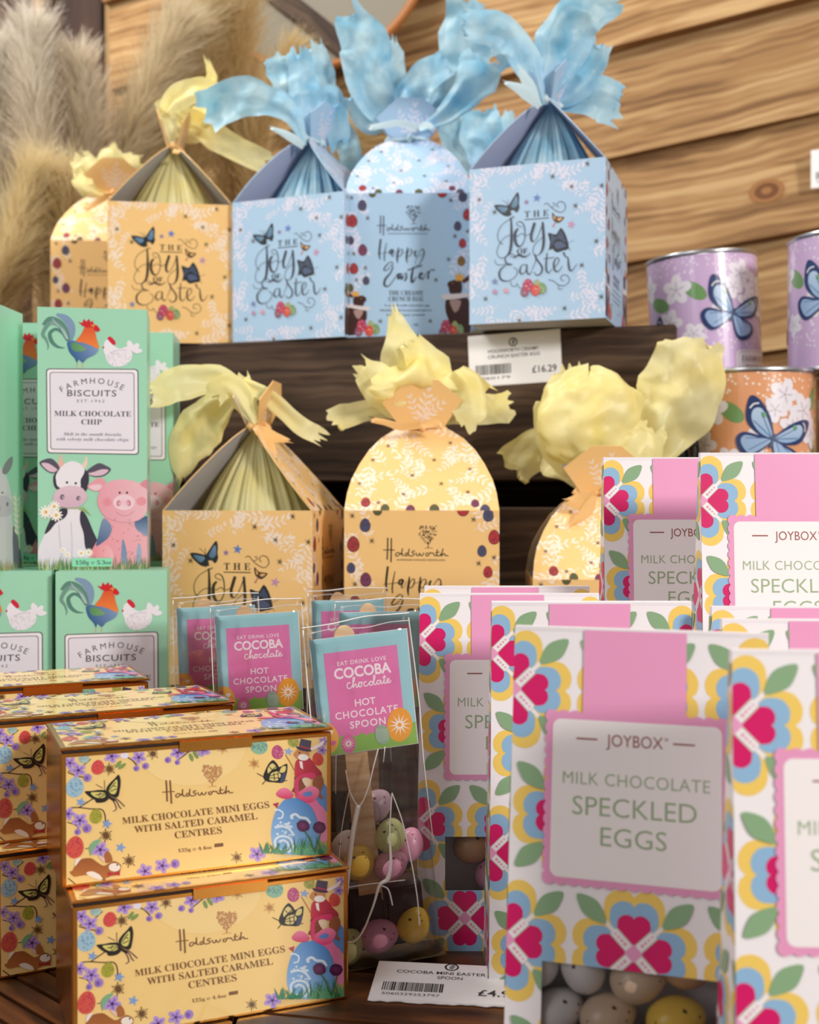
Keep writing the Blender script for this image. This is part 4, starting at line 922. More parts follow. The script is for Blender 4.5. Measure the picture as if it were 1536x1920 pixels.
def egg_mat(name, c):
    m = mat(name, c, .32); N, L, b = nodes(m); tc = N.new('ShaderNodeTexCoord'); v = N.new('ShaderNodeTexNoise'); v.inputs['Scale'].default_value = 260; v.inputs['Detail'].default_value = 1
    L.new(tc.outputs['Object'], v.inputs['Vector']); cr = N.new('ShaderNodeValToRGB'); cr.color_ramp.elements[0].position = .70; cr.color_ramp.elements[1].position = .74
    cr.color_ramp.elements[0].color = (*lin(c), 1); cr.color_ramp.elements[1].color = (*lin('#5a3426'), 1); L.new(v.outputs['Fac'], cr.inputs[0]); L.new(cr.outputs[0], b.inputs['Base Color'])
for k, c in dict(white='#e6e2e4', beige='#d9bfa6', tan='#c99a74', lime='#d8de9c', yellow='#f2ca55', pink='#e6a2c0', mauve='#b79aa8').items(): egg_mat('shell_' + k, c)
# ================================================================== room shell and table
fl = MB().box(-2.5, 2.5, -1.5, 2.6, -.03, 0).build('floor', wood('floor_wood', '#6a4c34', '#86644a', '#3e2a1c')); tag(fl, kind='structure')
WY = math.atan(.45)
wr = empty('wall_right', Matrix.Translation((.284, 1.5, CZ + .306)) @ Matrix.Rotation(-WY, 4, 'Z') @ Matrix.Rotation(-math.radians(5.5), 4, 'Y'), kind='structure')
for k in range(-5, 6):
    z0 = .1385 * k; j = .004 * math.sin(k * 2.3)
    x0, x1 = -.79, 1.25
    V = [(x0, .0 + j, z0), (x1, .0 + j, z0), (x1, .030, z0 + .0), (x0, .030, z0), (x0, .018, z0 + .152), (x1, .018, z0 + .152), (x1, .030, z0 + .152), (x0, .030, z0 + .152)]
    mesh('plank', V, [(0, 1, 5, 4), (3, 2, 1, 0), (2, 3, 7, 6), (4, 5, 6, 7), (0, 4, 7, 3), (1, 2, 6, 5)], MATS['plank_pine'], wr)
    for kx, kz, kr, kk_ in ((.171, .0575, .0125, 0), (-.25, .03, .008, 1), (.62, .09, .010, -1)):
        if kk_ != k: continue
        n = 20; yk = lambda z: j + (.018 - j) * z / .152 - .0007; kb = MB()
        for q, (sc_, cc) in enumerate(((1.5, 0), (1., 1), (.45, 0))):
            V = [(kx, yk(kz) - .0003 * q, z0 + kz)] + [(kx + kr * sc_ * 1.15 * math.cos(2 * PI * i / n), yk(kz + kr * sc_ * .8 * math.sin(2 * PI * i / n)) - .0003 * q, z0 + kz + kr * sc_ * .8 * math.sin(2 * PI * i / n)) for i in range(n)]
            kb.add(V, [(0, i + 1, (i + 1) % n + 1) for i in range(n)], cc)
        kb.build('wood_knot', [mat('knot_ring', '#9a6a3c', .7), mat('knot', '#6e421f', .7)], wr)
wl = empty('wall_left', Matrix.Translation((0, 1.92, 0)), kind='structure')
for x0, x1, y0, mm in ((-1.10, -.97, 0, 'plank_red'), (-.97, -.83, .004, 'plank_red'), (-.83, -.605, 0, 'plank_red'), (-.605, -.585, -.04, 'plank_pine'), (-.585, -.50, 0, 'plank_red'), (-.50, -.36, .006, 'plank_pine')):
    MB().box(0, 2.3, x0 + .001, x1 - .001, y0, .03, c=.002).build('plank', MATS[mm], wl, M=Matrix.Translation((0, 1.92, 0)) @ Matrix(((0, 1, 0, 0), (0, 0, 1, 0), (1, 0, 0, 0), (0, 0, 0, 1))))
# table: chevron slats
tb = empty('display_table', Matrix.Translation((0, .75, TZ)), label='dark brown wooden table top of diagonal slats under all the boxes', category='table')
MB().box(-.62, .62, -.52, .52, -.045, -.006, c=.003).build('table_top', MATS['table_wood'], tb)
legm = MB().box(-.03, .03, -.03, .03, -TZ, -.045, c=.004)
for sx in (-1, 1):
    for sy in (-1, 1):
        o = legm.build('leg', MATS['table_wood'], tb) if (sx, sy) == (-1, -1) else o.copy()
        if o.name not in COL.objects: COL.objects.link(o)
        o.location = (sx * .56, sy * .46, 0)
def clip_rect(poly, x0, x1, y0, y1):
    for ax, lim, sg in ((0, x0, 1), (0, x1, -1), (1, y0, 1), (1, y1, -1)):
        out = []
        for i in range(len(poly)):
            p, q = poly[i], poly[(i + 1) % len(poly)]; a, b = (p[ax] - lim) * sg, (q[ax] - lim) * sg
            if a >= 0: out.append(p)
            if (a >= 0) != (b >= 0): t = a / (a - b); out.append((p[0] + (q[0] - p[0]) * t, p[1] + (q[1] - p[1]) * t))
        poly = out
        if not poly: return poly
    return poly
def slats(xa, xb, ya, yb, ang, pitch, gap, name):
    c, s = math.cos(ang), math.sin(ang); ext = abs((xb - xa) * s) + abs((yb - ya) * c); n = int(ext / pitch) + 3; cx, cy = (xa + xb) / 2, (ya + yb) / 2
    for i in range(-n, n):
        w0, w1 = i * pitch + gap / 2, (i + 1) * pitch - gap / 2
        q = [(cx + a * c - w * s, cy + a * s + w * c) for a, w in ((-2, w0), (2, w0), (2, w1), (-2, w1))]
        q = clip_rect(q, xa, xb, ya, yb)
        if len(q) < 3: continue
        # local frame along the slat so that the grain follows it
        loc = [((x - cx) * c + (y - cy) * s, -(x - cx) * s + (y - cy) * c) for x, y in q]; m = len(loc); j = R.uniform(-.0006, .0006)
        V = [(x, y, -.007) for x, y in loc] + [(x, y, 0 + min(j, 0)) for x, y in loc]
        F = [tuple(range(m))[::-1], tuple(range(m, 2 * m))] + [(k, (k + 1) % m, m + (k + 1) % m, m + k) for k in range(m)]
        o = mesh(name, V, F, MATS['table_wood'], tb); o.location = (cx, cy - .75, 0); o.rotation_euler = (0, 0, ang)
slats(-.62, -.075, .23, 1.27, math.radians(-43), .0135, .0022, 'slat')
slats(-.073, .62, .23, 1.27, math.radians(-12), .052, .0025, 'board')
# ================================================================== crates and risers
def crate(name, label, M, boards):
    t = empty(name, M, label=label, category='crate')
    for (x0, x1, y0, y1, z0, z1, mm, nm) in boards: MB().box(x0, x1, y0, y1, z0, z1, c=.0015).build(nm, MATS[mm], t)
    return t
cyaw = math.atan2(-.124, .4326)
Mc = Matrix.Translation((-.21, 1.062, TZ)) @ Matrix.Rotation(cyaw, 4, 'Z')
Lc = .4405; TH = CZ + .142 - TZ
crate('slatted_crate', 'dark brown slatted wooden crate carrying the upper row of egg boxes', Mc,
      [(-.16, Lc, 0, .016, TH - .125, TH, 'plank_dark', 'front_plank'), (-.16, Lc, 0, .016, .09, TH - .147, 'plank_dark', 'front_plank'), (-.16, Lc, 0, .016, .0, .07, 'plank_dark', 'front_plank'),
       (-.16, Lc - .02, .0165, .105, TH - .014, TH - .0005, 'plank_dark', 'top_board'), (-.16, Lc - .03, .108, .21, TH - .014, TH - .0005, 'plank_dark', 'top_board'),
       (-.155, -.13, .017, .2, 0, TH - .015, 'plank_dark', 'side_panel'), (Lc - .05, Lc - .03, .017, .16, 0, TH - .015, 'plank_dark', 'side_panel'), (-.16, Lc - .03, .2, .21, .0, TH - .016, 'plank_dark', 'back_panel')])
crate('wooden_riser', 'dark wooden riser block under the middle row of yellow egg boxes', Matrix.Translation((-.055, .89, TZ)), [(-.12, .125, -.055, .055, .075, .0885, 'plank_dark', 'top_board'), (-.12, .125, -.05, -.04, 0, .075, 'plank_dark', 'front_plank'), (-.12, .125, .04, .05, 0, .075, 'plank_dark', 'back_plank')])
crate('small_riser', 'low dark wooden block under the yellow egg box behind the pink striped cartons', Matrix.Translation((.145, .875, TZ)), [(-.06, .06, -.05, .05, .026, .0395, 'plank_dark', 'top_board'), (-.06, .06, -.05, -.04, 0, .026, 'plank_dark', 'front_plank'), (-.06, .06, .04, .05, 0, .026, 'plank_dark', 'back_plank')])
crate('carton_riser', 'low wooden block raising the two rear pink striped cartons', Matrix.Translation((.19, .602, TZ)), [(-.088, .1, -.057, .05, .056, .0695, 'plank_dark', 'top_board'), (-.088, .1, -.05, -.04, 0, .056, 'plank_dark', 'front_plank'), (-.088, .1, .035, .045, 0, .056, 'plank_dark', 'back_plank')])
crate('tin_crate', 'dark wooden crate standing under the round tins', Matrix.Translation((.36, 1.02, TZ)), [(-.115, .16, -.11, .13, .2, .2135, 'plank_dark', 'top_board'), (-.115, .16, -.105, -.09, .1, .2, 'plank_dark', 'front_plank'), (-.115, .16, -.105, -.09, 0, .09, 'plank_dark', 'front_plank'), (-.115, -.1, -.09, .13, 0, .2, 'plank_dark', 'side_panel'), (.14, .155, -.09, .13, 0, .2, 'plank_dark', 'side_panel')])
# ================================================================== tissue paper
def tri(x): return np.abs((x % 1.) - .5) * 2 - .5
def crumple(a, b, rnd, k=1., oct_=3):
    out = np.zeros_like(a)
    for o in range(oct_):
        f = k * 1.9 ** o
        for i in range(3):
            t = rnd.uniform(0, PI); ph = rnd.random(); w = .35 * tri(a * f * .6 * math.cos(t + 1) + b * f * .6 * math.sin(t + 1) + rnd.random())
            out += tri(a * f * math.cos(t) + b * f * math.sin(t) + ph + w) * .5 / 1.7 ** o
    return out
def lobe(pts, widths, d, seed, doff=None, pleat=3, cr=.17, nt=46, ns=34, cup=.16, taper_end=.0):
    """one gathered sheet: spine through photo-sized points at depth d; widths in photo pixels"""
    r = random.Random(seed); m = len(pts); doff = doff or [0] * m
    S = np.array(spline([(*P(x, y, d + o), w * (d + o) / FPX) for (x, y), w, o in zip(pts, widths, doff)], 10)); t0 = np.linspace(0, len(S) - 1, nt)
    S = np.stack([np.interp(t0, np.arange(len(S)), S[:, i]) for i in range(4)], 1); T = np.gradient(S[:, :3], axis=0); T /= np.linalg.norm(T, axis=1)[:, None] + 1e-9
    X = np.cross(T, np.array([0, 1., 0])); X /= np.linalg.norm(X, axis=1)[:, None] + 1e-9; Y = np.cross(X, T)
    t = np.linspace(0, 1, nt)[:, None]; s = np.linspace(-1, 1, ns)[None, :]; L = np.linalg.norm(np.diff(S[:, :3], axis=0), axis=1).sum(); w = S[:, 3][:, None] / 2
    edge = 1 + .10 * np.interp(t[:, 0] * 9, np.arange(10), [r.uniform(-1, 1) for _ in range(10)])[:, None] * (s > 0) + .13 * np.interp(t[:, 0] * 9, np.arange(10), [r.uniform(-1, 1) for _ in range(10)])[:, None] * (s < 0)
    c1 = crumple(t * L / .034 + 0 * s, s * w / .034 + 0 * t, r, .5, 2) + .25 * crumple(t * L / .02 + 0 * s, s * w / .02 + 0 * t, r, 1, 1); c2 = crumple(t * L / .04 + 0 * s, s * w / .04 + 0 * t, r, .5, 2)
    pl = np.cos(s * PI * pleat / 2 + r.uniform(0, 6)) * np.maximum(1 - t * 1.25, .06) * .3
    wid = np.maximum(w, .004)
    dep = wid * (pl + cup * r.choice((-1, 1)) * (s ** 2 - .3)) + cr * np.minimum(wid, .03) * 2.6 * c1
    inp = w * s * edge + cr * wid * .5 * c2
    ends = (np.abs(t - 1) < 1e-6) * np.interp(s[0] * 4 + 4, np.arange(9), [r.uniform(-.5, .6) for _ in range(9)])[None, :] * .012 + (t > .9) * (t - .9) * 10 * np.interp(s[0] * 4 + 4, np.arange(9), [r.uniform(-.6, .5) for _ in range(9)])[None, :] * .006
    V = S[:, None, :3] + X[:, None, :] * inp[..., None] + Y[:, None, :] * dep[..., None] + T[:, None, :] * ends[..., None]
    F = [(i * ns + j, i * ns + j + 1, (i + 1) * ns + j + 1, (i + 1) * ns + j) for i in range(nt - 1) for j in range(ns - 1)]
    return V.reshape(-1, 3).tolist(), F
def tissue(root, lobes, d, material, seed=0, ball=None):
    """all sheets of one gathered top as one crumpled part"""
    b = MB()
    for i, l in enumerate(lobes):
        V, F = lobe(l[0], l[1], d + (l[2] if len(l) > 2 else 0), seed * 50 + i, doff=l[3] if len(l) > 3 else None); b.add(V, F)
    if ball:
        (bx, by, rx, ry, bd) = ball; c = P(bx, by, bd); n, m = 90, 50; r = random.Random(seed); th, ph = np.meshgrid(np.linspace(0, 2 * PI, n, endpoint=False), np.linspace(.02, PI * .9, m))
        q = crumple(th / 2.2, ph / 2.2, r, 1.25) * .22 + .1 * np.cos(th * 7) * (ph / PI) ** 2; q[:, -1] = q[:, 0]
        sx, sz = rx * bd / FPX, ry * bd / FPX; V = np.stack([c.x + sx * (1 + q) * np.sin(ph) * np.cos(th), c.y + sx * .6 * (1 + q) * np.sin(ph) * np.sin(th), c.z + sz * (1 + q) * np.cos(ph)], -1)
        b.add(V.reshape(-1, 3).tolist(), [(i * n + j, (i + 1) * n + j, (i + 1) * n + (j + 1) % n, i * n + (j + 1) % n) for i in range(m - 1) for j in range(n)])
    return b.build('tissue_topper', MATS[material], root, True, world_space=True)
def ribbon(root, strips, d, material):
    b = MB()
    for i, (pts, w) in enumerate(strips):
        V, F = lobe(pts, w if isinstance(w, list) else [w] * len(pts), d - .006, 900 + i, pleat=1, cr=.02, nt=14, ns=5, cup=.1); b.add(V, F)
    return b.build('ribbon_tail', MATS[material], root, True, world_space=True)
# ================================================================== egg boxes
BW, BH = .11, .125; HB = BW / 2
def eggbox_proto(name, base, cm, inner, white, ink, rib, tis):
    t = empty(name, Matrix.Identity(4)); q = .0007
    b = MB()
    for sx in (-1, 1): b.box(*(sorted((sx * HB, sx * (HB - q)))), -HB, HB, 0, BH, 0)
    for sy in (-1, 1): b.box(-HB + q, HB - q, *(sorted((sy * HB, sy * (HB - q)))), 0, BH, 0)
    b.box(-HB + q, HB - q, -HB + q, HB - q, 0, q, 2); b.box(-HB + q, HB - q, -HB + q, -HB + q + .0002, q, BH - .001, 1); b.box(-HB + q, -HB + q + .0002, -HB + q, HB - q, q, BH - .001, 1); b.box(HB - q - .0002, HB - q, -HB + q, HB - q, q, BH - .001, 1)
    b.build('carton_body', [MATS[cm], MATS[inner], MATS['card_grey']], t)
    j = art_joy(base, white, ink, None); f = j.build('printed_front', t, lambda u, v, h: (u - HB, -HB - h, v), 'satin_print')
    g = f.copy(); COL.objects.link(g); g.parent = t; g.rotation_euler = (0, 0, PI)
    a = art_happy(base, white, ink); f = a.build('printed_side', t, lambda u, v, h: (HB + h, u - HB, v), 'satin_print'); g = f.copy(); COL.objects.link(g); g.parent = t; g.rotation_euler = (0, 0, PI)
    # leaning arch panels: slope from (x=HB,z=BH) to (x=.003,z=BH+rise)
    run = HB - .003; rise = math.sqrt(SL ** 2 - run ** 2); cx, cz = -run / SL, rise / SL; nx, nz = cz, -cx
    fm = lambda u, v, h: (HB + v * cx + h * nx, u - HB, BH + v * cz + h * nz)
    ol = [(HB + .055 * k, v * SL) for v, k in ARCH] + [(HB - .055 * k, v * SL) for v, k in ARCH[::-1]]; n = len(ol)
    V = [fm(u, v, -.0001) for u, v in ol] + [fm(u, v, -.0008) for u, v in ol]
    F = [tuple(range(n)), tuple(range(n, 2 * n))[::-1]] + [(i, n + i, n + (i + 1) % n, (i + 1) % n) for i in range(n)]
    p = mesh('roof_panel', V, F, [MATS[cm], MATS[inner]], t, mi=[0, 1] + [0] * n); art_arch(base, white).build('printed_leaves', p, fm, 'matt_print')
    tabp, rg = art_tab(base, white); kx, kz = .004, BH + rise; ta = math.radians(18)
    ft = lambda u, v, h: (kx + v * math.sin(ta) + h * math.cos(ta), u - .03, kz + v * math.cos(ta) - h * math.sin(ta))
    m = len(rg); V = [ft(u, v, -.0001) for u, v in rg] + [ft(u, v, -.0008) for u, v in rg]; F = [tuple(range(m)), tuple(range(m, 2 * m))[::-1]] + [(i, m + i, m + (i + 1) % m, (i + 1) % m) for i in range(m)]
    tb_ = mesh('tie_tab', V, F, [MATS[cm], MATS[inner]], p, mi=[0, 1] + [0] * m); tp = tabp.build('printed_sprig', p, ft, 'matt_print')
    p2 = p.copy(); COL.objects.link(p2); p2.parent = t; p2.rotation_euler = (0, 0, PI)
    for ch in list(p.children): c = ch.copy(); COL.objects.link(c); c.parent = p2
    # ribbon loop around the neck
    rb = MB(); ring = [(.0062 * math.cos(a), .0175 * math.sin(a), kz + .0008 * math.sin(3 * a)) for a in np.linspace(0, 2 * PI, 24, endpoint=False)]; rb.tube(ring, .0016, 8, closed=True)
    rb.tube([(0, -.0185, kz - .004), (0, -.020, kz), (0, -.0185, kz + .004)], [.001, .0032, .001], 8); rb.tube([(.0055, 0, kz - .004), (.0075, 0, kz), (.0055, 0, kz + .004)], [.001, .0035, .001], 8)
    rb.build('ribbon', MATS[rib], t, True)
    # pleated wrap over the egg inside
    n, m = 200, 26; r = random.Random(4); th, tt = np.meshgrid(np.linspace(0, 2 * PI, n, endpoint=False), np.linspace(0, 1, m)); rad = .0035 + .044 * np.sin(np.minimum(1, tt * 1.02) * PI / 2) ** 1.05
    ple = tri(th * 17 / (2 * PI) + .25 * np.sin(th * 3 + 2 * tt)) * .20 + tri(th * 41 / (2 * PI) + .3 * np.sin(th * 5)) * .08; rad = rad * (1 + ple * (1 - .55 * tt)) 
    Vx = np.stack([rad * np.cos(th), rad * np.sin(th), kz - tt * (rise + .045)], -1).reshape(-1, 3).tolist()
    mesh('tissue_wrap', Vx, [(i * n + j, (i + 1) * n + j, (i + 1) * n + (j + 1) % n, i * n + (j + 1) % n) for i in range(m - 1) for j in range(n)], MATS[tis], t, True)
    return t
protos = {}
def place_eggbox(kind, label, px_l, px_r, d_l, d_r, z, face, lobes, dk, rib, seed, scale=1., group=None, ball=None):
    """front face between two photo columns at given depths"""
    xl, xr = (px_l - 768) / FPX * d_l, (px_r - 768) / FPX * d_r; yaw = math.atan2(d_r - d_l, xr - xl); mx, my = (xl + xr) / 2, (d_l + d_r) / 2
    o = Vector((mx - math.sin(yaw) * HB * scale, my + math.cos(yaw) * HB * scale, z)); y2 = yaw - (PI / 2 if face == 'happy' else 0)
    if kind not in protos:
        if kind == 'yellow': protos[kind] = t = eggbox_proto('egg_box', '#f2c684', 'card_yellow', 'card_grey', '#f6e2d0', '#33281f', 'ribbon_peach', 'tissue_yellow')
        else: protos[kind] = t = eggbox_proto('egg_box', '#a9c8e6', 'card_blue', 'card_lilac', '#dcdcf0', '#2e3140', 'ribbon_blue', 'tissue_blue')
    else: t = copy_tree(next(x for x in [protos[kind]]))
    if t is not protos[kind]:
        for ch in list(t.children):
            if ch.name.startswith(('tissue_topper', 'ribbon_tail')): bpy.data.objects.remove(ch)
    t.location = o; t.rotation_euler = (0, 0, y2); t.scale = (scale,) * 3; tag(t, label, 'gift box', group); bpy.context.view_layer.update()
    tissue(t, lobes, dk, 'tissue_' + kind, seed, ball)
    if rib: ribbon(t, rib, dk - .02, 'ribbon_peach' if kind == 'yellow' else 'ribbon_blue')
    return t
GU, GM = 'gift egg boxes on the crate', 'gift egg boxes in the middle row'
ZC = CZ + .142; ZM = TZ + .0885
place_eggbox('yellow', 'yellow gift box lettered JOY in the middle row beside the green cartons', 315, 575, .84, .825, ZM, 'joy',
    [([(480, 800), (462, 758), (440, 715)], [14, 44, 60]), ([(470, 780), (445, 735), (395, 712), (330, 722), (284, 742)], [14, 50, 56, 62, 46], -.01, [0, 0, -.01, -.02, -.03]), ([(440, 745), (392, 780), (352, 835), (336, 900)], [26, 82, 84, 14], .01), ([(455, 722), (500, 742), (560, 795), (600, 818)], [26, 30, 34, 34], -.005), ([(478, 795), (455, 750), (425, 725), (400, 745)], [12, 40, 46, 40], -.02)],
    .885, [([(478, 800), (500, 815), (548, 828)], [10, 26, 4]), ([(482, 800), (500, 830), (515, 850)], [10, 22, 12])], 1, group=GM)
place_eggbox('yellow', 'yellow gift box lettered HAPPY in the middle row, tall tissue spike above', 645, 937, .832, .83, ZM, 'happy',
    [([(790, 797), (775, 730), (763, 680), (752, 635), (738, 582)], [14, 120, 110, 62, 22], .012), ([(788, 797), (748, 755), (705, 715), (676, 692)], [12, 66, 76, 44], .005), ([(780, 790), (715, 768), (660, 776), (624, 790)], [12, 34, 44, 46], .02), ([(795, 797), (838, 752), (872, 728), (905, 752)], [12, 76, 76, 60], .01), ([(798, 797), (860, 776), (915, 768), (955, 762)], [12, 40, 56, 58], .02), ([(790, 797), (790, 748), (782, 705), (770, 670)], [14, 110, 130, 70], .03), ([(790, 680), (785, 712), (782, 738), (780, 760)], [90, 150, 190, 170], -.012, [.02, 0, 0, .004]), ([(850, 700), (872, 730), (880, 765), (876, 792)], [50, 70, 70, 40], -.008), ([(795, 790), (812, 735), (800, 690), (770, 640)], [12, 80, 80, 40], .0)],
    .885, [([(788, 797), (755, 800), (722, 792), (692, 786)], [12, 14, 12, 10]), ([(792, 797), (815, 793), (826, 800)], [14, 16, 8])], 2, group=GM)
place_eggbox('yellow', 'yellow gift box behind the pink striped cartons, big ball of tissue on top', 1000, 1293, .832, .826, TZ + .0395, 'happy',
    [([(1110, 925), (1062, 868), (1010, 842), (958, 880)], [14, 84, 76, 76], .03, [0, .01, .02, .02]), ([(1165, 880), (1225, 820), (1280, 735), (1298, 640)], [44, 120, 165, 120], .02), ([(1120, 920), (1190, 862), (1225, 800)], [20, 80, 60], .0), ([(1105, 925), (1090, 880), (1050, 830), (1030, 760)], [16, 60, 80, 60], .02), ([(1120, 925), (1100, 830), (1075, 740), (1068, 690)], [30, 120, 110, 50], .045)],
    .885, [([(1118, 926), (1090, 940), (1058, 940)], [12, 34, 8]), ([(1115, 928), (1100, 958), (1072, 984)], [12, 24, 6])], 3, group=GM, ball=(1105, 790, 98, 92, .90))
place_eggbox('yellow', 'yellow gift box lettered JOY on the crate, thin yellow tissue neck', 207, 433, 1.045, 1.06, ZC, 'joy',
    [([(328, 283), (322, 248), (314, 210)], [10, 22, 40]), ([(312, 212), (330, 190), (370, 172), (405, 172)], [24, 48, 50, 30], -.005), ([(385, 178), (398, 150), (390, 118)], [30, 20, 10]), ([(325, 208), (368, 232), (430, 275), (505, 310)], [22, 44, 48, 44], .03), ([(328, 230), (360, 240), (400, 215), (440, 190)], [20, 60, 66, 40], .035), ([(316, 215), (305, 200), (300, 212)], [16, 24, 12])],
    1.10, [([(326, 284), (340, 288)], [9, 7])], 4, group=GU)
place_eggbox('blue', 'blue gift box lettered JOY, pale blue tissue sheet sweeping left', 438, 645, 1.052, 1.012, ZC, 'joy',
    [([(572, 275), (552, 222), (510, 195), (445, 188), (385, 215)], [8, 36, 62, 78, 84], -.02), ([(572, 275), (560, 205), (540, 150), (525, 108)], [8, 52, 66, 60], .0), ([(572, 275), (572, 205), (568, 150), (560, 100)], [8, 56, 56, 40], -.01), ([(575, 275), (600, 205), (602, 140), (588, 90)], [8, 52, 56, 34], .02), ([(575, 275), (608, 205), (622, 190), (640, 275)], [8, 46, 46, 44], .01), ([(580, 270), (630, 240), (658, 285), (655, 340)], [8, 36, 44, 40], .07)],
    1.08, [([(570, 277), (545, 258), (505, 240)], [10, 16, 4])], 5, group=GU)
place_eggbox('blue', 'blue gift box with arched face, hares and HAPPY greeting on the crate', 648, 884, 1.02, 1.018, ZC, 'happy',
    [([(780, 245), (722, 218), (690, 150), (682, 85), (648, 30)], [12, 60, 84, 92, 60], .01), ([(785, 245), (832, 195), (862, 140), (872, 70), (872, 5)], [12, 76, 100, 92, 70], .02), ([(788, 245), (850, 205), (890, 155), (905, 110)], [10, 52, 76, 80], -.01), ([(780, 245), (772, 190), (795, 150), (838, 120)], [12, 60, 64, 50], .0), ([(776, 245), (728, 225), (690, 230), (665, 180)], [12, 44, 44, 50], .02), ([(782, 240), (745, 190), (735, 120), (730, 80)], [12, 44, 50, 30], .03)],
    1.07, [([(782, 243), (750, 232), (715, 238), (688, 242)], [12, 12, 12, 10]), ([(785, 243), (800, 236), (812, 244)], [12, 14, 8])], 6, group=GU)
place_eggbox('blue', 'blue gift box lettered JOY at the right end of the crate row', 880, 1135, .951, .915, ZC + .001, 'joy',
    [([(1018, 200), (995, 140), (970, 85), (925, 58), (866, 46)], [8, 50, 62, 66, 56], -.01), ([(1018, 200), (1035, 135), (1058, 75), (1095, 25), (1150, 8)], [8, 74, 96, 86, 54], .0), ([(1020, 200), (1062, 175), (1100, 130), (1118, 85)], [8, 60, 72, 60], .015), ([(1028, 202), (1075, 192), (1120, 185), (1160, 200)], [8, 50, 84, 76], .02), ([(1016, 195), (1012, 120), (1014, 55)], [8, 30, 14], .03), ([(1010, 200), (985, 130), (960, 100), (930, 120)], [8, 40, 60, 40], .02)],
    .975, [([(1012, 203), (985, 175), (942, 155)], [10, 24, 4]), ([(1010, 200), (990, 160), (972, 128)], [10, 22, 6])], 7, group=GU)
place_eggbox('yellow', 'yellow gift box furthest left on the crate, half hidden by the next one', 97, 300, 1.2, 1.21, ZC, 'happy',
    [([(204, 365), (176, 335), (160, 310), (150, 300)], [12, 56, 50, 36], .01), ([(204, 360), (208, 315), (232, 290)], [12, 62, 50], .02), ([(212, 350), (240, 318), (268, 308)], [12, 40, 30], .01), ([(198, 368), (168, 358), (150, 330)], [10, 30, 34])],
    1.25, [([(205, 368), (180, 382), (160, 395)], [10, 12, 8])], 8, group=GU)
place_eggbox('blue', 'blue gift box behind, only its tissue seen between the two right blue boxes', 800, 985, 1.20, 1.18, ZC, 'joy',
    [([(905, 330), (870, 280), (850, 220)], [20, 70, 60]), ([(905, 330), (905, 270), (898, 210)], [20, 80, 64], -.01), ([(910, 330), (945, 275), (965, 225)], [20, 70, 44], .01), ([(900, 335), (930, 300), (950, 310)], [30, 90, 60], .0)],
    1.24, None, 9, group=GU)
# ================================================================== joyboxes
JWT, JWB, JD, JHH = .045, .0462, .018, .173
def joy_proto():
    t = empty('egg_carton', Matrix.Identity(4)); pr, (x0, x1, y0, y1) = art_joybox()
    lp = lambda a, b, k: a + (b - a) * k
    def fm(u, v, h): k = v / JHH; return ((u / .09 - .5) * 2 * lp(JWB, JWT, k), -lp(JD, .0016, k) - h * .99, v + h * .13)
    b = MB(); us = [0, x0, x1, .09]; vs = [0, y0, y1, JHH]
    for i in range(3):
        for j in range(3):
            if i == 1 and j == 1: continue
            q = [fm(us[i], vs[j], 0), fm(us[i + 1], vs[j], 0), fm(us[i + 1], vs[j + 1], 0), fm(us[i], vs[j + 1], 0)]; b.add(q, [(0, 1, 2, 3)])
    for s_ in (-1, 1):
        q = [(s_ * JWB, -JD, 0), (s_ * JWB, JD, 0), (s_ * JWT, .0016, JHH), (s_ * JWT, -.0016, JHH)]; b.add(q, [(0, 1, 2, 3) if s_ > 0 else (3, 2, 1, 0)])
    b.add([(-JWB, JD, 0), (JWB, JD, 0), (JWT, .0016, JHH), (-JWT, .0016, JHH)], [(3, 2, 1, 0)]); b.add([(-JWB, -JD, 0), (JWB, -JD, 0), (JWB, JD, 0), (-JWB, JD, 0)], [(3, 2, 1, 0)])
    b.box(-JWT, JWT, -.0018, .0018, JHH - .0006, JHH + .0008)
    b.build('carton_body', MATS['card_white'], t)
    pr.build('printed_front', t, fm, 'satin_print')
    W = 2 * JD; sp = art_joyside(W); sp.regions = [[(0, 0), (W, 0), (JD + .0016, JHH), (JD - .0016, JHH)]]
    sp.tris[0] = (np.array(sp.regions[0]), [(0, 1, 2), (0, 2, 3)], np.tile([*lin('#f0ecf1'), 1], (4, 1)), 0)
    f = sp.build('printed_side', t, lambda u, v, h: (lp(JWB, JWT, v / JHH) + h, u - JD, v), 'satin_print'); g = f.copy(); COL.objects.link(g); g.parent = t; g.rotation_euler = (0, 0, PI)
    q = [fm(x0 - .002, y0 - .002, -.0008), fm(x1 + .002, y0 - .002, -.0008), fm(x1 + .002, y1 + .002, -.0008), fm(x0 - .002, y1 + .002, -.0008)]
    mesh('window_film', q, [(0, 1, 2, 3)], MATS['window_film'], t)
    return t
jp = None; JOYS = {}
GJ = 'white and pink heart patterned egg cartons'
def place_joy(key, label, xl, xr, dl, dr, z=TZ, pitch=0., w=None):
    global jp
    if dr is None: X0 = (xl - 768) / FPX * dl; X1 = X0 + .09; dr = dl
    else: X0, X1 = (xl - 768) / FPX * dl, (xr - 768) / FPX * dr
    yaw = math.atan2(dr - dl, X1 - X0)
    if jp is None: jp = t = joy_proto()
    else: t = copy_tree(jp)
    t.location = ((X0 + X1) / 2, (dl + dr) / 2, z); t.rotation_euler = (pitch, 0, yaw)
    if pitch:  # tip about the front edge
        t.location = (t.location.x, t.location.y + JHH * math.sin(pitch), z + JD * math.sin(pitch))
    tag(t, label, 'carton', GJ); JOYS[key] = t; bpy.context.view_layer.update(); return t
place_joy('A', 'front white heart patterned carton, whole label readable, pastel eggs in its window', 970, 1440, .437, .41)
place_joy('B', 'nearest white heart patterned carton, cut off by the right edge', 1395, 1900, .366, .362)
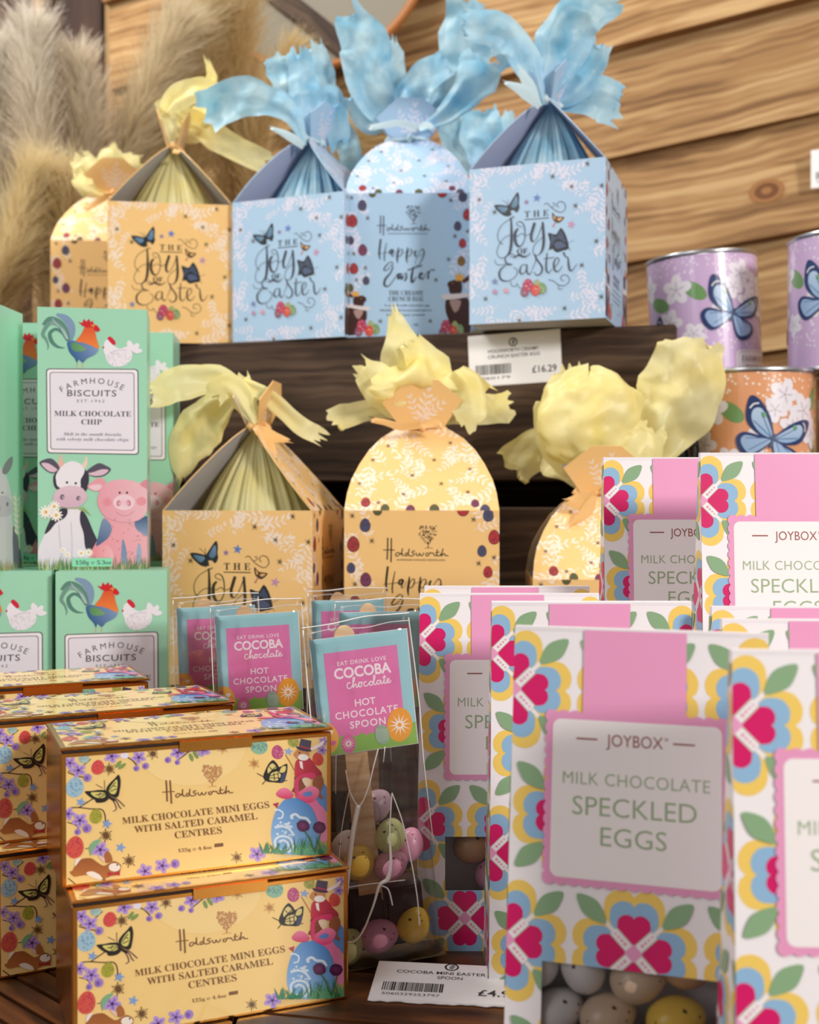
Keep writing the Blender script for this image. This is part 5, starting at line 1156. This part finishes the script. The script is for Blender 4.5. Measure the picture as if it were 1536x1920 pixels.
place_joy('C', 'white heart patterned carton directly behind the one with the readable label', 920, 1298, .530, .530, pitch=math.radians(6))
place_joy('D', 'white carton beside the clear spoon packs, left half of its label showing', 785, 1125, .590, .590)
place_joy('E', 'white carton whose top edge just shows above the one beside the spoon packs', 793, 1108, .641, .641)
place_joy('F', 'raised white carton at the right edge, its lettering cut by the picture edge', 1310, 1665, .563, .563, z=TZ + .0695)
place_joy('G', 'raised white carton standing behind and left of its raised neighbour', 1130, 1450, .622, .622, z=TZ + .0695)
place_joy('H', 'white carton of which only the top corner shows in front of the raised pair', 1328, 1722, .517, .517)
place_joy('I', 'white carton with its top edge peeping out behind the two nearest cartons', 1351, 1792, .462, .458)
eggn = 0; EGGM = {}
def egg(material, loc, rx, rz, tilt, yaw, label, cat='egg', name='candy_egg', group=None):
    key = material
    if key not in EGGM:
        n, m = 24, 14; V = []; F = []
        for i in range(m + 1):
            ph = PI * i / m; z = math.cos(ph)
            for j in range(n): a = 2 * PI * j / n; k = math.sin(ph) * (1 - .12 * z); V.append((k * math.cos(a) * .76, k * math.sin(a) * .76, z))
        for i in range(m):
            for j in range(n): F.append((i * n + j, (i + 1) * n + j, (i + 1) * n + (j + 1) % n, i * n + (j + 1) % n))
        me = bpy.data.meshes.new(name); me.from_pydata([(x * .011, y * .011, z * .011) for x, y, z in V], [], F); me.materials.append(MATS['shell_' + material]); me.polygons.foreach_set('use_smooth', [True] * len(F)); me.update(); EGGM[key] = me
    o = bpy.data.objects.new(name, EGGM[key]); COL.objects.link(o); o.location = loc; o.rotation_euler = (tilt, 0, yaw); o.rotation_euler = (0, tilt, yaw); o.scale = (rx / .011 / .76, rx / .011 / .76, rz / .011); return tag(o, label, cat, group)
MA = JOYS['A'].matrix_world
for m_, x, y, z, rx, rz, ti, yw, lb in (
    ('white', -.0345, -.012, .0535, .0068, .0105, .1, 0, 'white candy egg at the left side of the carton window'), ('white', -.0195, -.0105, .0525, .0080, .0108, -.3, .2, 'white speckled candy egg second from the left in the window'),
    ('beige', .0010, -.0105, .0500, .0084, .0108, 1.2, .1, 'beige candy egg in the middle of the carton window'), ('tan', -.0130, -.004, .0640, .0085, .0105, 1.3, .2, 'tan candy egg peeping at the upper edge of the window'),
    ('lime', -.0335, -.003, .0660, .0080, .0105, 1.4, -.2, 'pale lime candy egg at the upper left of the window'), ('tan', .0190, -.0085, .0570, .0082, .0108, 1.4, .3, 'brown tinted candy egg at the right side of the window'),
    ('beige', -.0100, -.012, .0350, .0082, .0105, 1.2, 0, 'beige candy egg low in the window between two others'), ('yellow', .0140, -.012, .0370, .0082, .0108, 1.3, 0, 'yellowish candy egg at the bottom right of the window'),
    ('white', -.0290, -.009, .0340, .0080, .0105, 1.2, .2, 'white candy egg in the lowest row at the left of the window'), ('pink', .0050, .006, .0580, .0080, .0105, 1.3, .2, 'pink candy egg at the back of the carton window')):
    egg(m_, MA @ Vector((x, y * .5 + .0015, z - .001)), rx, rz, ti, yw, lb, group='candy eggs inside the front carton')
for i in range(8): egg(('white', 'beige', 'lime', 'pink')[i % 4], MA @ Vector((-.03 + .02 * (i % 4), -.003 + .001 * i, .0095 + .0145 * (i // 4))), .0078, .0100, 1.5, .1 * i, 'candy egg in the hidden bottom layer of the front carton', group='candy eggs hidden at the bottom of the front carton')
MDD = JOYS['D'].matrix_world
for i, (m_, x, z) in enumerate((('tan', -.018, .047), ('beige', .0, .050), ('white', .018, .046), ('pink', -.008, .033), ('lime', .012, .032))): egg(m_, MDD @ Vector((x, -.002, z)), .0082, .0105, 1.3, .3 * i, 'candy egg in deep shade inside the window beside the spoon packs', group='candy eggs in the shaded carton window')
for i in range(4): egg('white', MDD @ Vector((-.03 + .02 * i, 0, .0105 + .006 * (i % 2))), .0078, .0100, 1.5, .1 * i, 'candy egg at the bottom of the shaded carton', group='candy eggs at the bottom of the shaded carton')
# ================================================================== biscuit cartons
GW, GD, GHH = .071, .046, .1744
def biscuit_proto():
    t = empty('biscuit_carton', Matrix.Identity(4)); MB().box(-GW / 2, GW / 2, -GD / 2, GD / 2, 0, GHH - .0012, c=.0004).build('carton_body', MATS['card_green'], t)
    MB().box(-GW / 2, GW / 2, -GD / 2 + .0004, GD / 2, GHH - .0010, GHH, c=.0003).build('top_flap', MATS['card_green'], t)
    art_biscuit().build('printed_front', t, lambda u, v, h: (u - GW / 2, -GD / 2 - h, v), 'satin_print'); art_donkey().build('printed_side', t, lambda u, v, h: (GW / 2 + h, u - GD / 2, v), 'satin_print')
    return t
bp = None
GB = 'mint green biscuit cartons stacked at the left'
def place_biscuit(label, x_right, yfront, z, yaw=None):
    global bp
    t = biscuit_proto() if bp is None else copy_tree(bp)
    if bp is None: bp = t
    yaw = math.radians(9) if yaw is None else yaw; q = Matrix.Rotation(yaw, 3, 'Z') @ Vector((-GW / 2, GD / 2, 0)); t.location = (x_right + q.x, yfront + q.y, z); t.rotation_euler = (0, 0, yaw); tag(t, label, 'carton', GB)
zb = TZ; zt = TZ + GHH
place_biscuit('green biscuit carton standing upright with cockerel, cow and pig, fully visible', -.1765, .790, zt, math.radians(10))
place_biscuit('green biscuit carton in the lower layer with cockerel and white hen above its label', -.1596, .772, zb)
place_biscuit('green biscuit carton in the lower layer at the left edge, only hen visible', -.2350, .770, zb)
place_biscuit('green biscuit carton at the far left edge, side with grey donkey in view', -.2685, .762, zt, math.radians(-3))
place_biscuit('green biscuit carton in a dark gap between two upright ones', -.2366, .850, zt, math.radians(3))
place_biscuit('green biscuit carton behind the fully visible one, only its right strip showing', -.1806, .897, zt, math.radians(5))
place_biscuit('green biscuit carton in the hidden rear of the lower layer, left', -.2500, .846, zb); place_biscuit('green biscuit carton in the hidden rear of the lower layer, right', -.1780, .885, zb, math.radians(3))
# ================================================================== golden mini egg cartons
MW, MD, MH = .1185, .058, .0588
def mini_proto():
    t = empty('golden_carton', Matrix.Identity(4)); h1 = MH - .0022
    MB().box(-MW / 2, MW / 2, -MD / 2, MD / 2, 0, h1, c=.0006).build('carton_body', MATS['gold_foil'], t)
    a = art_mini(); a.build('printed_front', t, lambda u, v, h: (u - .057, -MD / 2 - h - .0001, v + .0015), 'gloss_print')
    MB().box(-MW / 2 + .001, -.010, -MD / 2 - .0004, -MD / 2 + .002, h1 - .0002, h1 + .0010).build('slot_shade', MATS['gap_shade'], t)  # dark strip painted in as shade in the gap below the lid
    l = MB().box(-MW / 2 - .0004, MW / 2 + .0004, -MD / 2 - .0012, MD / 2, h1 + .0009, MH, c=.0005).box(-.010, .022, -MD / 2 - .0012, -MD / 2 - .0004, h1 - .0035, h1 + .001).build('lid', MATS['gold_foil'], t)
    a.build('printed_top', l, lambda u, v, h: (u - .057, -MD / 2 + .0005 + v * 1.05, MH + h), 'gloss_print')
    return t
mp_ = None
GG = 'golden mini egg cartons stacked at the lower left'
def place_mini(label, pl, pr_, dl, dr, z):
    global mp_
    X0, X1 = (pl - 768) / FPX * dl, (pr_ - 768) / FPX * dr; yaw = math.atan2(dr - dl, X1 - X0); mx, my = (X0 + X1) / 2, (dl + dr) / 2
    t = mini_proto() if mp_ is None else copy_tree(mp_)
    if mp_ is None: mp_ = t
    t.location = (mx - math.sin(yaw) * MD / 2, my + math.cos(yaw) * MD / 2, z); t.rotation_euler = (0, 0, yaw); tag(t, label, 'carton', GG)
place_mini('golden carton on top of the nearest stack, whole front panel visible', 110, 623, .485, .531, TZ + MH + .0003)
place_mini('golden carton at the bottom of the nearest stack', 138, 648, .472, .517, TZ)
place_mini('golden carton on top of the second stack, cut off by the left edge', -8, 430, .548, .600, TZ + MH + .0003)
place_mini('golden carton at the bottom of the second stack from the front', 4, 440, .538, .590, TZ)
place_mini('golden carton on top of the rear stack, only its lid showing', -120, 262, .632, .676, TZ + MH + .0003)
place_mini('golden carton hidden at the bottom of the rear stack', -120, 262, .632, .676, TZ)
# ================================================================== clear spoon packs
PH = .163
def bag_sheet(side, nx=26, nz=54, seed=1, w0=.026, w1=.0262):
    V = []; r = random.Random(seed); gz = np.linspace(0, 1, nz)[:, None]; gx = np.linspace(-1, 1, nx)[None, :]
    q = crumple(gx * 1.1 + 0 * gz, gz * 4 + 0 * gx, r, 1.0); bul = (1 - gx ** 14) * (.0125 * np.clip(1 - (gz - .25) / .75, .56, 1) + 0 * gx) * np.clip((1 - gz) / .035, .04, 1)
    Y = side * (bul + .0005 * q * (1 - gx ** 6)); X = gx * (w0 + (w1 - w0) * gz) + 0 * gz; Z = gz * PH + 0 * gx
    V = np.stack([X, Y, Z], -1).reshape(-1, 3).tolist(); F = [(i * nx + j, i * nx + j + 1, (i + 1) * nx + j + 1, (i + 1) * nx + j) for i in range(nz - 1) for j in range(nx - 1)]
    return V, F
def pack_proto():
    t = empty('spoon_pack', Matrix.Identity(4)); b = MB(); b.add(*bag_sheet(-1)); b.add(*bag_sheet(1, seed=2)); b.build('cellophane_bag', MATS['cellophane'], t, True)
    MB().box(-.0255, .0255, -.0125, .0125, 0, .0006).build('base_card', mat('base_card', '#8a7a58', .35, .6), t)
    cd = MB(); cd.box(-.0235, .0235, -.0052, -.0047, .1000, .1555, 0).build('header_card', MATS['card_white'], t)
    art_spoon().build('printed_label', t, lambda u, v, h: (u - .0235 + .0003, -.0053 - h, v + .1003), 'gloss_print')
    s = MB(); pts = [(-.0055, -.08), (-.0056, .0)]; z0, z1 = .028, .1605; w = .0056; ol = [(-w, z0), (w, z0), (w * .9, z1 - .006)] + [(w * .9 * math.cos(a), z1 - .006 + .006 * math.sin(a)) for a in np.linspace(.2, PI - .2, 8)] + [(-w * .9, z1 - .006)]
    n = len(ol); V = [(x - .0065, -.0042, z) for x, z in ol] + [(x - .0065, -.0022, z) for x, z in ol]; s.add(V, [tuple(range(n)), tuple(range(n, 2 * n))[::-1]] + [(i, n + i, n + (i + 1) % n, (i + 1) % n) for i in range(n)]); s.build('spoon_handle', MATS['stick_wood'], t)
    ch = MB(); ch.box(-.0185, .0185, -.0035, .0105, .0045, .0345, c=.002)
    ch.box(-.016, -.001, -.0043, -.003, .007, .032, c=.0004).box(.001, .016, -.0043, -.003, .007, .032, c=.0004); ch.build('chocolate_block', mat('chocolate', '#2c120b', .35), t)
    b = MB()
    for k, z in enumerate((.1585, .1622)):
        b.tube(spline([(-.026, -.001 - .0008 * k, z - .001), (-.012, -.0022, z + .0006 * (-1) ** k), (.004, -.0008, z - .0008 * (-1) ** k), (.016, -.002, z + .0005), (.026, -.001, z)], 5), .00022 + .00008 * (k % 2), 5)
    b.tube(spline([(.0255, -.001, .160), (.0262, -.003, .12), (.0254, -.004, .09), (.0262, -.004, .05)], 6), .00030, 5); b.tube(spline([(-.0255, -.001, .160), (-.0262, -.003, .12), (-.0254, -.004, .09), (-.0262, -.004, .05)], 6), .00030, 5)
    b.build('sealed_edge', MATS['cellophane_fold_glint'], t, True)
    return t
pk = None
GP = 'clear packs holding a hot chocolate spoon'
def place_pack(label, bx, d, yaw, roll, z=TZ, pitch=0):
    global pk
    t = pack_proto() if pk is None else copy_tree(pk)
    if pk is None: pk = t
    t.matrix_world = Matrix.Translation(((bx - 768) / FPX * d, d, z)) @ Matrix.Rotation(math.radians(yaw), 4, 'Z') @ Matrix.Rotation(math.radians(roll), 4, 'Y') @ Matrix.Rotation(math.radians(pitch), 4, 'X')
    tag(t, label, 'pack', GP); bpy.context.view_layer.update(); return t
pf = place_pack('front clear spoon pack, its wooden handle and pastel eggs in view', 730, .562, 11, -5.8, z=TZ + .0025)
place_pack('clear spoon pack just left of the front one, label in shadow', 508, .665, 8, -3.0, TZ + .0015); place_pack('clear spoon pack furthest left, partly covered by the next pack', 422, .715, 6, -2, TZ + .001)
place_pack('rear clear spoon pack, only the teal top of its label visible', 660, .762, 4, -1, TZ + .001); place_pack('clear spoon pack behind the front one beside the heart patterned cartons', 715, .685, 3, -.5, TZ + .0005)
# highlights along the front pack's film folds, painted as white tubes
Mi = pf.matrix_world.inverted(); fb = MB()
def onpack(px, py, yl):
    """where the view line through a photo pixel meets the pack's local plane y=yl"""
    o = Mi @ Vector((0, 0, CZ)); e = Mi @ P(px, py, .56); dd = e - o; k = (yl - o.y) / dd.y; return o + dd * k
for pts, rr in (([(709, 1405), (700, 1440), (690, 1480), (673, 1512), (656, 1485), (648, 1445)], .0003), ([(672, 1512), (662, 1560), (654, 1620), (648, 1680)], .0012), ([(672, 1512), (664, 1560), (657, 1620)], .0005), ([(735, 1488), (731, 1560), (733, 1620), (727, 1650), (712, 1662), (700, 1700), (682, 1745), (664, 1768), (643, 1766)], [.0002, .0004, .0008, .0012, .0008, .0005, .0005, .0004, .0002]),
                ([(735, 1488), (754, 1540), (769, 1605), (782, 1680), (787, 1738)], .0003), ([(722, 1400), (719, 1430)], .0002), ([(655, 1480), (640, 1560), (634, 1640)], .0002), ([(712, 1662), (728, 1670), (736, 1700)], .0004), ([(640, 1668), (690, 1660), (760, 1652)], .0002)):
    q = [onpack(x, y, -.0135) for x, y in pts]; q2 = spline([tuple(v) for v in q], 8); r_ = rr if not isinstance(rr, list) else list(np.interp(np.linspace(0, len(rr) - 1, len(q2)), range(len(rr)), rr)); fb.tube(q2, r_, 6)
fb.build('film_fold_glint', MATS['cellophane_fold_glint'], pf, True)
def pegg_(m_, px, py, yl, rx, rz, ti, lb):
    egg(m_, pf.matrix_world @ onpack(px, py, yl), rx, rz, ti, .15, lb, group='candy eggs inside the front spoon pack')
for a in (('yellow', 673, 1619, -.006, .0074, .0086, .4, 'yellow candy egg inside the clear pack beside the handle'), ('lime', 732, 1568, -.004, .0072, .0084, .2, 'lime green candy egg, uppermost inside the clear pack'), ('pink', 733, 1624, -.0065, .0068, .0084, 1.1, 'pink candy egg in the clear pack under the lime one'),
          ('pink', 711, 1757, -.0055, .0078, .0095, 1.35, 'large pink candy egg at the foot of the clear pack'), ('yellow', 776, 1736, -.0045, .0078, .0088, .5, 'deep yellow candy egg in the right corner of the clear pack'), ('lime', 652, 1778, -.006, .0074, .0088, .5, 'lime candy egg at the foot of the clear pack beside the golden cartons'),
          ('mauve', 704, 1512, .003, .0072, .0088, .8, 'greyish mauve candy egg high in the clear pack'), ('white', 648, 1592, .004, .0072, .0088, .3, 'white candy egg behind the yellow one in the clear pack'), ('pink', 768, 1585, .004, .0068, .0084, .3, 'shaded pink candy egg at the right side of the clear pack')): pegg_(*a)
# ================================================================== round tins
def tin_proto(base, gyp):
    t = empty('biscuit_tin', Matrix.Identity(4)); r = .049; H = .112; n = 72
    def lathe(prof, name, m_, parent):
        V = []; F = []
        for q, z in prof: V += [(q * math.cos(2 * PI * i / n), q * math.sin(2 * PI * i / n), z) for i in range(n)]
        for k in range(len(prof) - 1): F += [(k * n + i, k * n + (i + 1) % n, (k + 1) * n + (i + 1) % n, (k + 1) * n + i) for i in range(n)]
        return mesh(name, V, F, MATS[m_], parent, True)
    lathe([(.0, 0), (r - .001, 0), (r - .0002, .001), (r - .0002, H - .002)], 'tin_body', 'silver', t); lathe([(r - .0002, .0), (r + .0011, .0005), (r + .0011, .0022), (r - .0002, .003)], 'base_rim', 'silver', t)
    lathe([(r - .0002, H - .004), (r + .0012, H - .003), (r + .0014, H - .0005), (r + .0002, H + .0004), (r - .0014, H - .0004), (r - .002, H - .003), (0, H - .003)], 'lid', 'silver', t)
    U = PI * .098
    def fm(u, v, h): a = (u - U / 2) / .049 - PI / 2; q = r + h; return (q * math.cos(a), q * math.sin(a), .002 + v * (H - .005) / H)
    art_tin(base, gyp).build('printed_sleeve', t, fm, 'gloss_print', eps=7e-5); return t
tins = {}
def place_tin(kind, label, px, d, z, spin, lean=0):
    if kind not in tins: tins[kind] = t = tin_proto(*(('#cfb2da', '#ece2f2') if kind == 'lilac' else ('#e2a074', '#f6e8da')))
    else: t = copy_tree(tins[kind])
    t.location = ((px - 768) / FPX * d, d, z); t.rotation_euler = (0, math.radians(lean), math.radians(spin)); tag(t, label, 'tin', 'round biscuit tins with butterflies')
zt0 = TZ + .2138
place_tin('orange', 'orange round tin with a blue butterfly, behind the tall yellow tissue', 1408, .972, zt0, 2); place_tin('orange', 'orange round tin cut off by the right edge, only its left rim in view', 1645, .98, zt0, 60)
place_tin('lilac', 'lilac round tin with a blue butterfly leaning slightly, on the orange tin', 1326, 1.075, zt0 + .1125 + .003, 14, -3.5); place_tin('lilac', 'lilac round tin at the right edge of the picture standing on an orange tin', 1592, .98, zt0 + .1125, -42)
place_tin('orange', 'orange round tin hidden beneath the back of the leaning lilac tin', 1326, 1.083, zt0, 40)
# ================================================================== price cards
def card(label, M, l1, l2, num, price, seed, w=.078, torn=False, crop=0):
    k = w / .078; h = .043 * k * (720 - crop) / 720; t = empty('price_card', M, label=label, category='price card'); r = random.Random(seed)
    ol = [(0, h), (w, h)] + ([(w - w * i / 24, r.uniform(-.0007, .0005)) for i in range(25)] if torn else [(w, 0), (0, 0)]); n = len(ol)
    V = [(x, -.0001, z) for x, z in ol] + [(x, .0003, z) for x, z in ol]
    mesh('paper', V, [tuple(range(n))[::-1], tuple(range(n, 2 * n))] + [(i, (i + 1) % n, n + (i + 1) % n, n + i) for i in range(n)], MATS['paper_label'], t)
    a = art_price(l1, l2, num, price, seed, crop); a.regions = [[(0.0005, .0008), (.0775, .0008), (.0775, h / k - .0005), (.0005, h / k - .0005)]]; a.tris[0] = (np.array(a.regions[0]), *a.tris[0][1:]); a.build('printed_text', t, lambda u, v, q: (u * k, -.0002 - q, v * k), 'matt_print'); return t
p0, p1 = P(884, 728, .992), P(1058, 700, .975); cl = Mc.inverted() @ p0
card('white price card with barcode tacked to the dark crate below the blue boxes', Mc @ Matrix.Translation((cl.x, -.0006, cl.z)) @ Matrix.Rotation(-math.radians(2.5), 4, 'Y'), 'HOLDSWORTH CREAMY', 'CRUNCH EASTER EGG', '5060179', '£16.29', 3)
q0, q1 = P(691, 1858, .527), P(698, 1806, .545)
card('white torn-edged price card lying on the table in front of the clear spoon pack', Matrix.Translation((q0.x, .514, TZ + .0008)) @ Matrix.Rotation(math.radians(-7), 4, 'Z') @ Matrix.Rotation(math.radians(-84), 4, 'X'), 'COCOBA MINI EASTER EGG', 'SPOON', '5060329253797', '£4.99', 5, w=.0700, torn=True, crop=70)
yw = 1.628 / (1 + .45 * .3384)
card('small white price card pinned to the plank wall at the right edge', Matrix.Translation((.3384 * yw, yw - .012, CZ + (940 - 360) / FPX * yw)) @ Matrix.Rotation(-WY, 4, 'Z'), 'FARMHOUSE', 'BISCUITS', '5012345', '£3.99', 8, w=.082)
# ================================================================== rattan hoop board and pampas grass
hy = 1.60; hc = P(585, -95, hy); hr = .164
hb = empty('rattan_hoop_board', Matrix.Translation(hc) @ Matrix.Rotation(-.2, 4, 'Z'), label='round grey board in a rattan hoop hung on the plank wall, top centre', category='wall hanging')
MB().tube([(hr * math.cos(a), 0, hr * math.sin(a)) for a in np.linspace(0, 2 * PI, 72, endpoint=False)], .006, 10, closed=True).build('rattan_hoop', mat('rattan', '#a86a34', .5), hb, True)
n = 64; V = [(hr * math.cos(2 * PI * i / n), .0, hr * math.sin(2 * PI * i / n)) for i in range(n)] + [(hr * math.cos(2 * PI * i / n), .004, hr * math.sin(2 * PI * i / n)) for i in range(n)]
mesh('grey_board', V, [tuple(range(n))[::-1], tuple(range(n, 2 * n))] + [(i, (i + 1) % n, n + (i + 1) % n, n + i) for i in range(n)], mat('grey_felt', '#8a857a', .9), hb)
o = MB().box(-.17, .17, -.008, -.001, -.014, .014, c=.001).build('dark_strip', MATS['plank_dark'], hb); o.rotation_euler = (0, math.radians(40), 0); o.location = (-.02, 0, -.085)  # dark strip slanting across the grey disc
o.scale = (.62, 1, 1)
def plume_mat():
    m = bpy.data.materials.new('pampas_fibre'); m.use_nodes = True; N, L, b = m.node_tree.nodes, m.node_tree.links, m.node_tree.nodes['Principled BSDF']; a = N.new('ShaderNodeVertexColor'); a.layer_name = 'Col'
    L.new(a.outputs['Color'], b.inputs['Base Color']); b.inputs['Roughness'].default_value = .7; t = N.new('ShaderNodeBsdfTranslucent'); L.new(a.outputs['Color'], t.inputs[0]); mx = N.new('ShaderNodeMixShader'); mx.inputs[0].default_value = .4
    L.new(b.outputs[0], mx.inputs[1]); L.new(t.outputs[0], mx.inputs[2]); L.new(mx.outputs[0], N['Material Output'].inputs[0]); MATS['pampas_fibre'] = m
plume_mat()
def plume(label, pts, d, ln, nf, seed, c1='#e2cfa2', c2='#f4eee0', spread=.75):
    rg = np.random.default_rng(seed); S = np.array([tuple(P(x, y, dd)) for (x, y), dd in zip(pts, np.linspace(d, d - .04, len(pts)))]); S = np.array(spline(S, 16)); T = np.gradient(S, axis=0); T /= np.linalg.norm(T, axis=1)[:, None]
    t = empty('pampas_plume', Matrix.Translation(tuple(S[0])), label=label, category='dried grass', group='dried pampas plumes behind the boxes')
    MB().tube(S[::4].tolist(), .0022, 6).build('stem', mat('straw', '#b79c66', .7), t, True, world_space=True)
    k = rg.uniform(.02, 1, nf) ** .8 * (len(S) - 1); i = k.astype(int); base = S[i]; tan = T[i]; rd = rg.normal(size=(nf, 3)); rd -= tan * (rd * tan).sum(1)[:, None]; rd /= np.linalg.norm(rd, axis=1)[:, None]
    dirn = tan + rd * rg.uniform(.15, spread, nf)[:, None]; dirn /= np.linalg.norm(dirn, axis=1)[:, None]; L_ = ln * rg.uniform(.5, 1.15, nf) * (1 - .35 * k / len(S)); side = np.cross(dirn, rg.normal(size=(nf, 3))); side /= np.linalg.norm(side, axis=1)[:, None]
    V = []; w = .00062; seg = 4; pts_ = []
    for s_ in range(seg + 1):
        u = s_ / seg; p = base + dirn * (L_ * u)[:, None] + np.array([0, 0, -1.]) * (L_ * .22 * u * u)[:, None] + side * (L_ * .07 * math.sin(3 * u))[:, None]; ww = w * (1 - .8 * u); pts_.append(p - side * ww); pts_.append(p + side * ww)
    A = np.stack(pts_, 1) - S[0]; V = A.reshape(-1, 3); m = 2 * (seg + 1); F = []
    fb = np.array([(2 * s_, 2 * s_ + 1, 2 * s_ + 3, 2 * s_ + 2) for s_ in range(seg)]); F = (np.arange(nf)[:, None, None] * m + fb[None]).reshape(-1, 4)
    me = bpy.data.meshes.new('fibres'); me.vertices.add(len(V)); me.vertices.foreach_set('co', V.astype(np.float32).ravel()); me.loops.add(F.size); me.loops.foreach_set('vertex_index', F.ravel().astype(np.int32)); me.polygons.add(len(F)); me.polygons.foreach_set('loop_start', np.arange(len(F), dtype=np.int32) * 4); me.update(calc_edges=True)
    a, b = np.array(lin(c1)), np.array(lin(c2)); mixv = np.clip(.15 + .75 * (k / len(S)) + rg.normal(size=nf) * .18, 0, 1); col = a[None] * (1 - mixv[:, None]) + b[None] * mixv[:, None]; C = np.ones((nf, m, 4)); C[..., :3] = col[:, None, :]
    ca = me.color_attributes.new('Col', 'FLOAT_COLOR', 'POINT'); ca.data.foreach_set('color', C.astype(np.float32).ravel()); me.materials.append(MATS['pampas_fibre'])
    o = bpy.data.objects.new('fibres', me); COL.objects.link(o); o.parent = t; tag(o, kind='stuff')
TN, CR = '#d2b67f', '#ecdaae'
for lb, pts, d, ln, nf, c1, c2 in (
    ('pale grey-tipped pampas plume at the left edge', [(10, 640), (15, 420), (-5, 230), (0, 110)], 1.42, .10, 4200, '#c9b48c', '#f2efea'), ('pale pampas plume, second from the left edge', [(120, 620), (100, 400), (70, 230), (62, 70)], 1.40, .10, 4600, '#cdb88c', '#f4f1ec'),
    ('pampas plume bending right above the far left gift box', [(150, 600), (140, 400), (160, 260), (150, 140)], 1.44, .10, 4600, '#cbb588', '#efe8dc'), ('pampas plume sweeping diagonally up to the upper left', [(150, 620), (190, 420), (250, 240), (330, 60)], 1.46, .11, 5200, '#cdb685', '#e9dfc8'),
    ('broad pampas plume left of the yellow tissue', [(240, 560), (270, 360), (300, 200), (380, 20)], 1.50, .12, 5200, '#cbb482', '#e6d9b8'), ('tall pampas plume rising behind the yellow tissue', [(330, 520), (350, 330), (370, 160), (400, -30)], 1.52, .12, 5200, TN, CR),
    ('tan pampas plume left of the blue tissue', [(430, 480), (440, 300), (440, 160), (450, 10)], 1.54, .12, 5000, TN, CR), ('loose pampas plume arching right behind the blue tissue', [(490, 460), (480, 320), (490, 220), (540, 110)], 1.50, .09, 2600, TN, '#e0cfa4'),
    ('low pampas plume in the gap left of the arched blue box', [(500, 470), (560, 380), (620, 290), (700, 230)], 1.45, .11, 4600, TN, CR), ('brownish pampas plume low at the left edge', [(-60, 760), (-20, 600), (20, 480), (60, 330)], 1.38, .10, 4200, '#dcc79a', '#efe2bd'), ('brownish pampas plume behind the upright green cartons', [(60, 760), (110, 620), (130, 480), (120, 350)], 1.40, .10, 4200, '#dcc79a', '#efe2bd')):
    plume(lb, pts, d, ln, nf, hash(lb) % 1000 if False else len(lb) * 7 + nf, c1, c2)
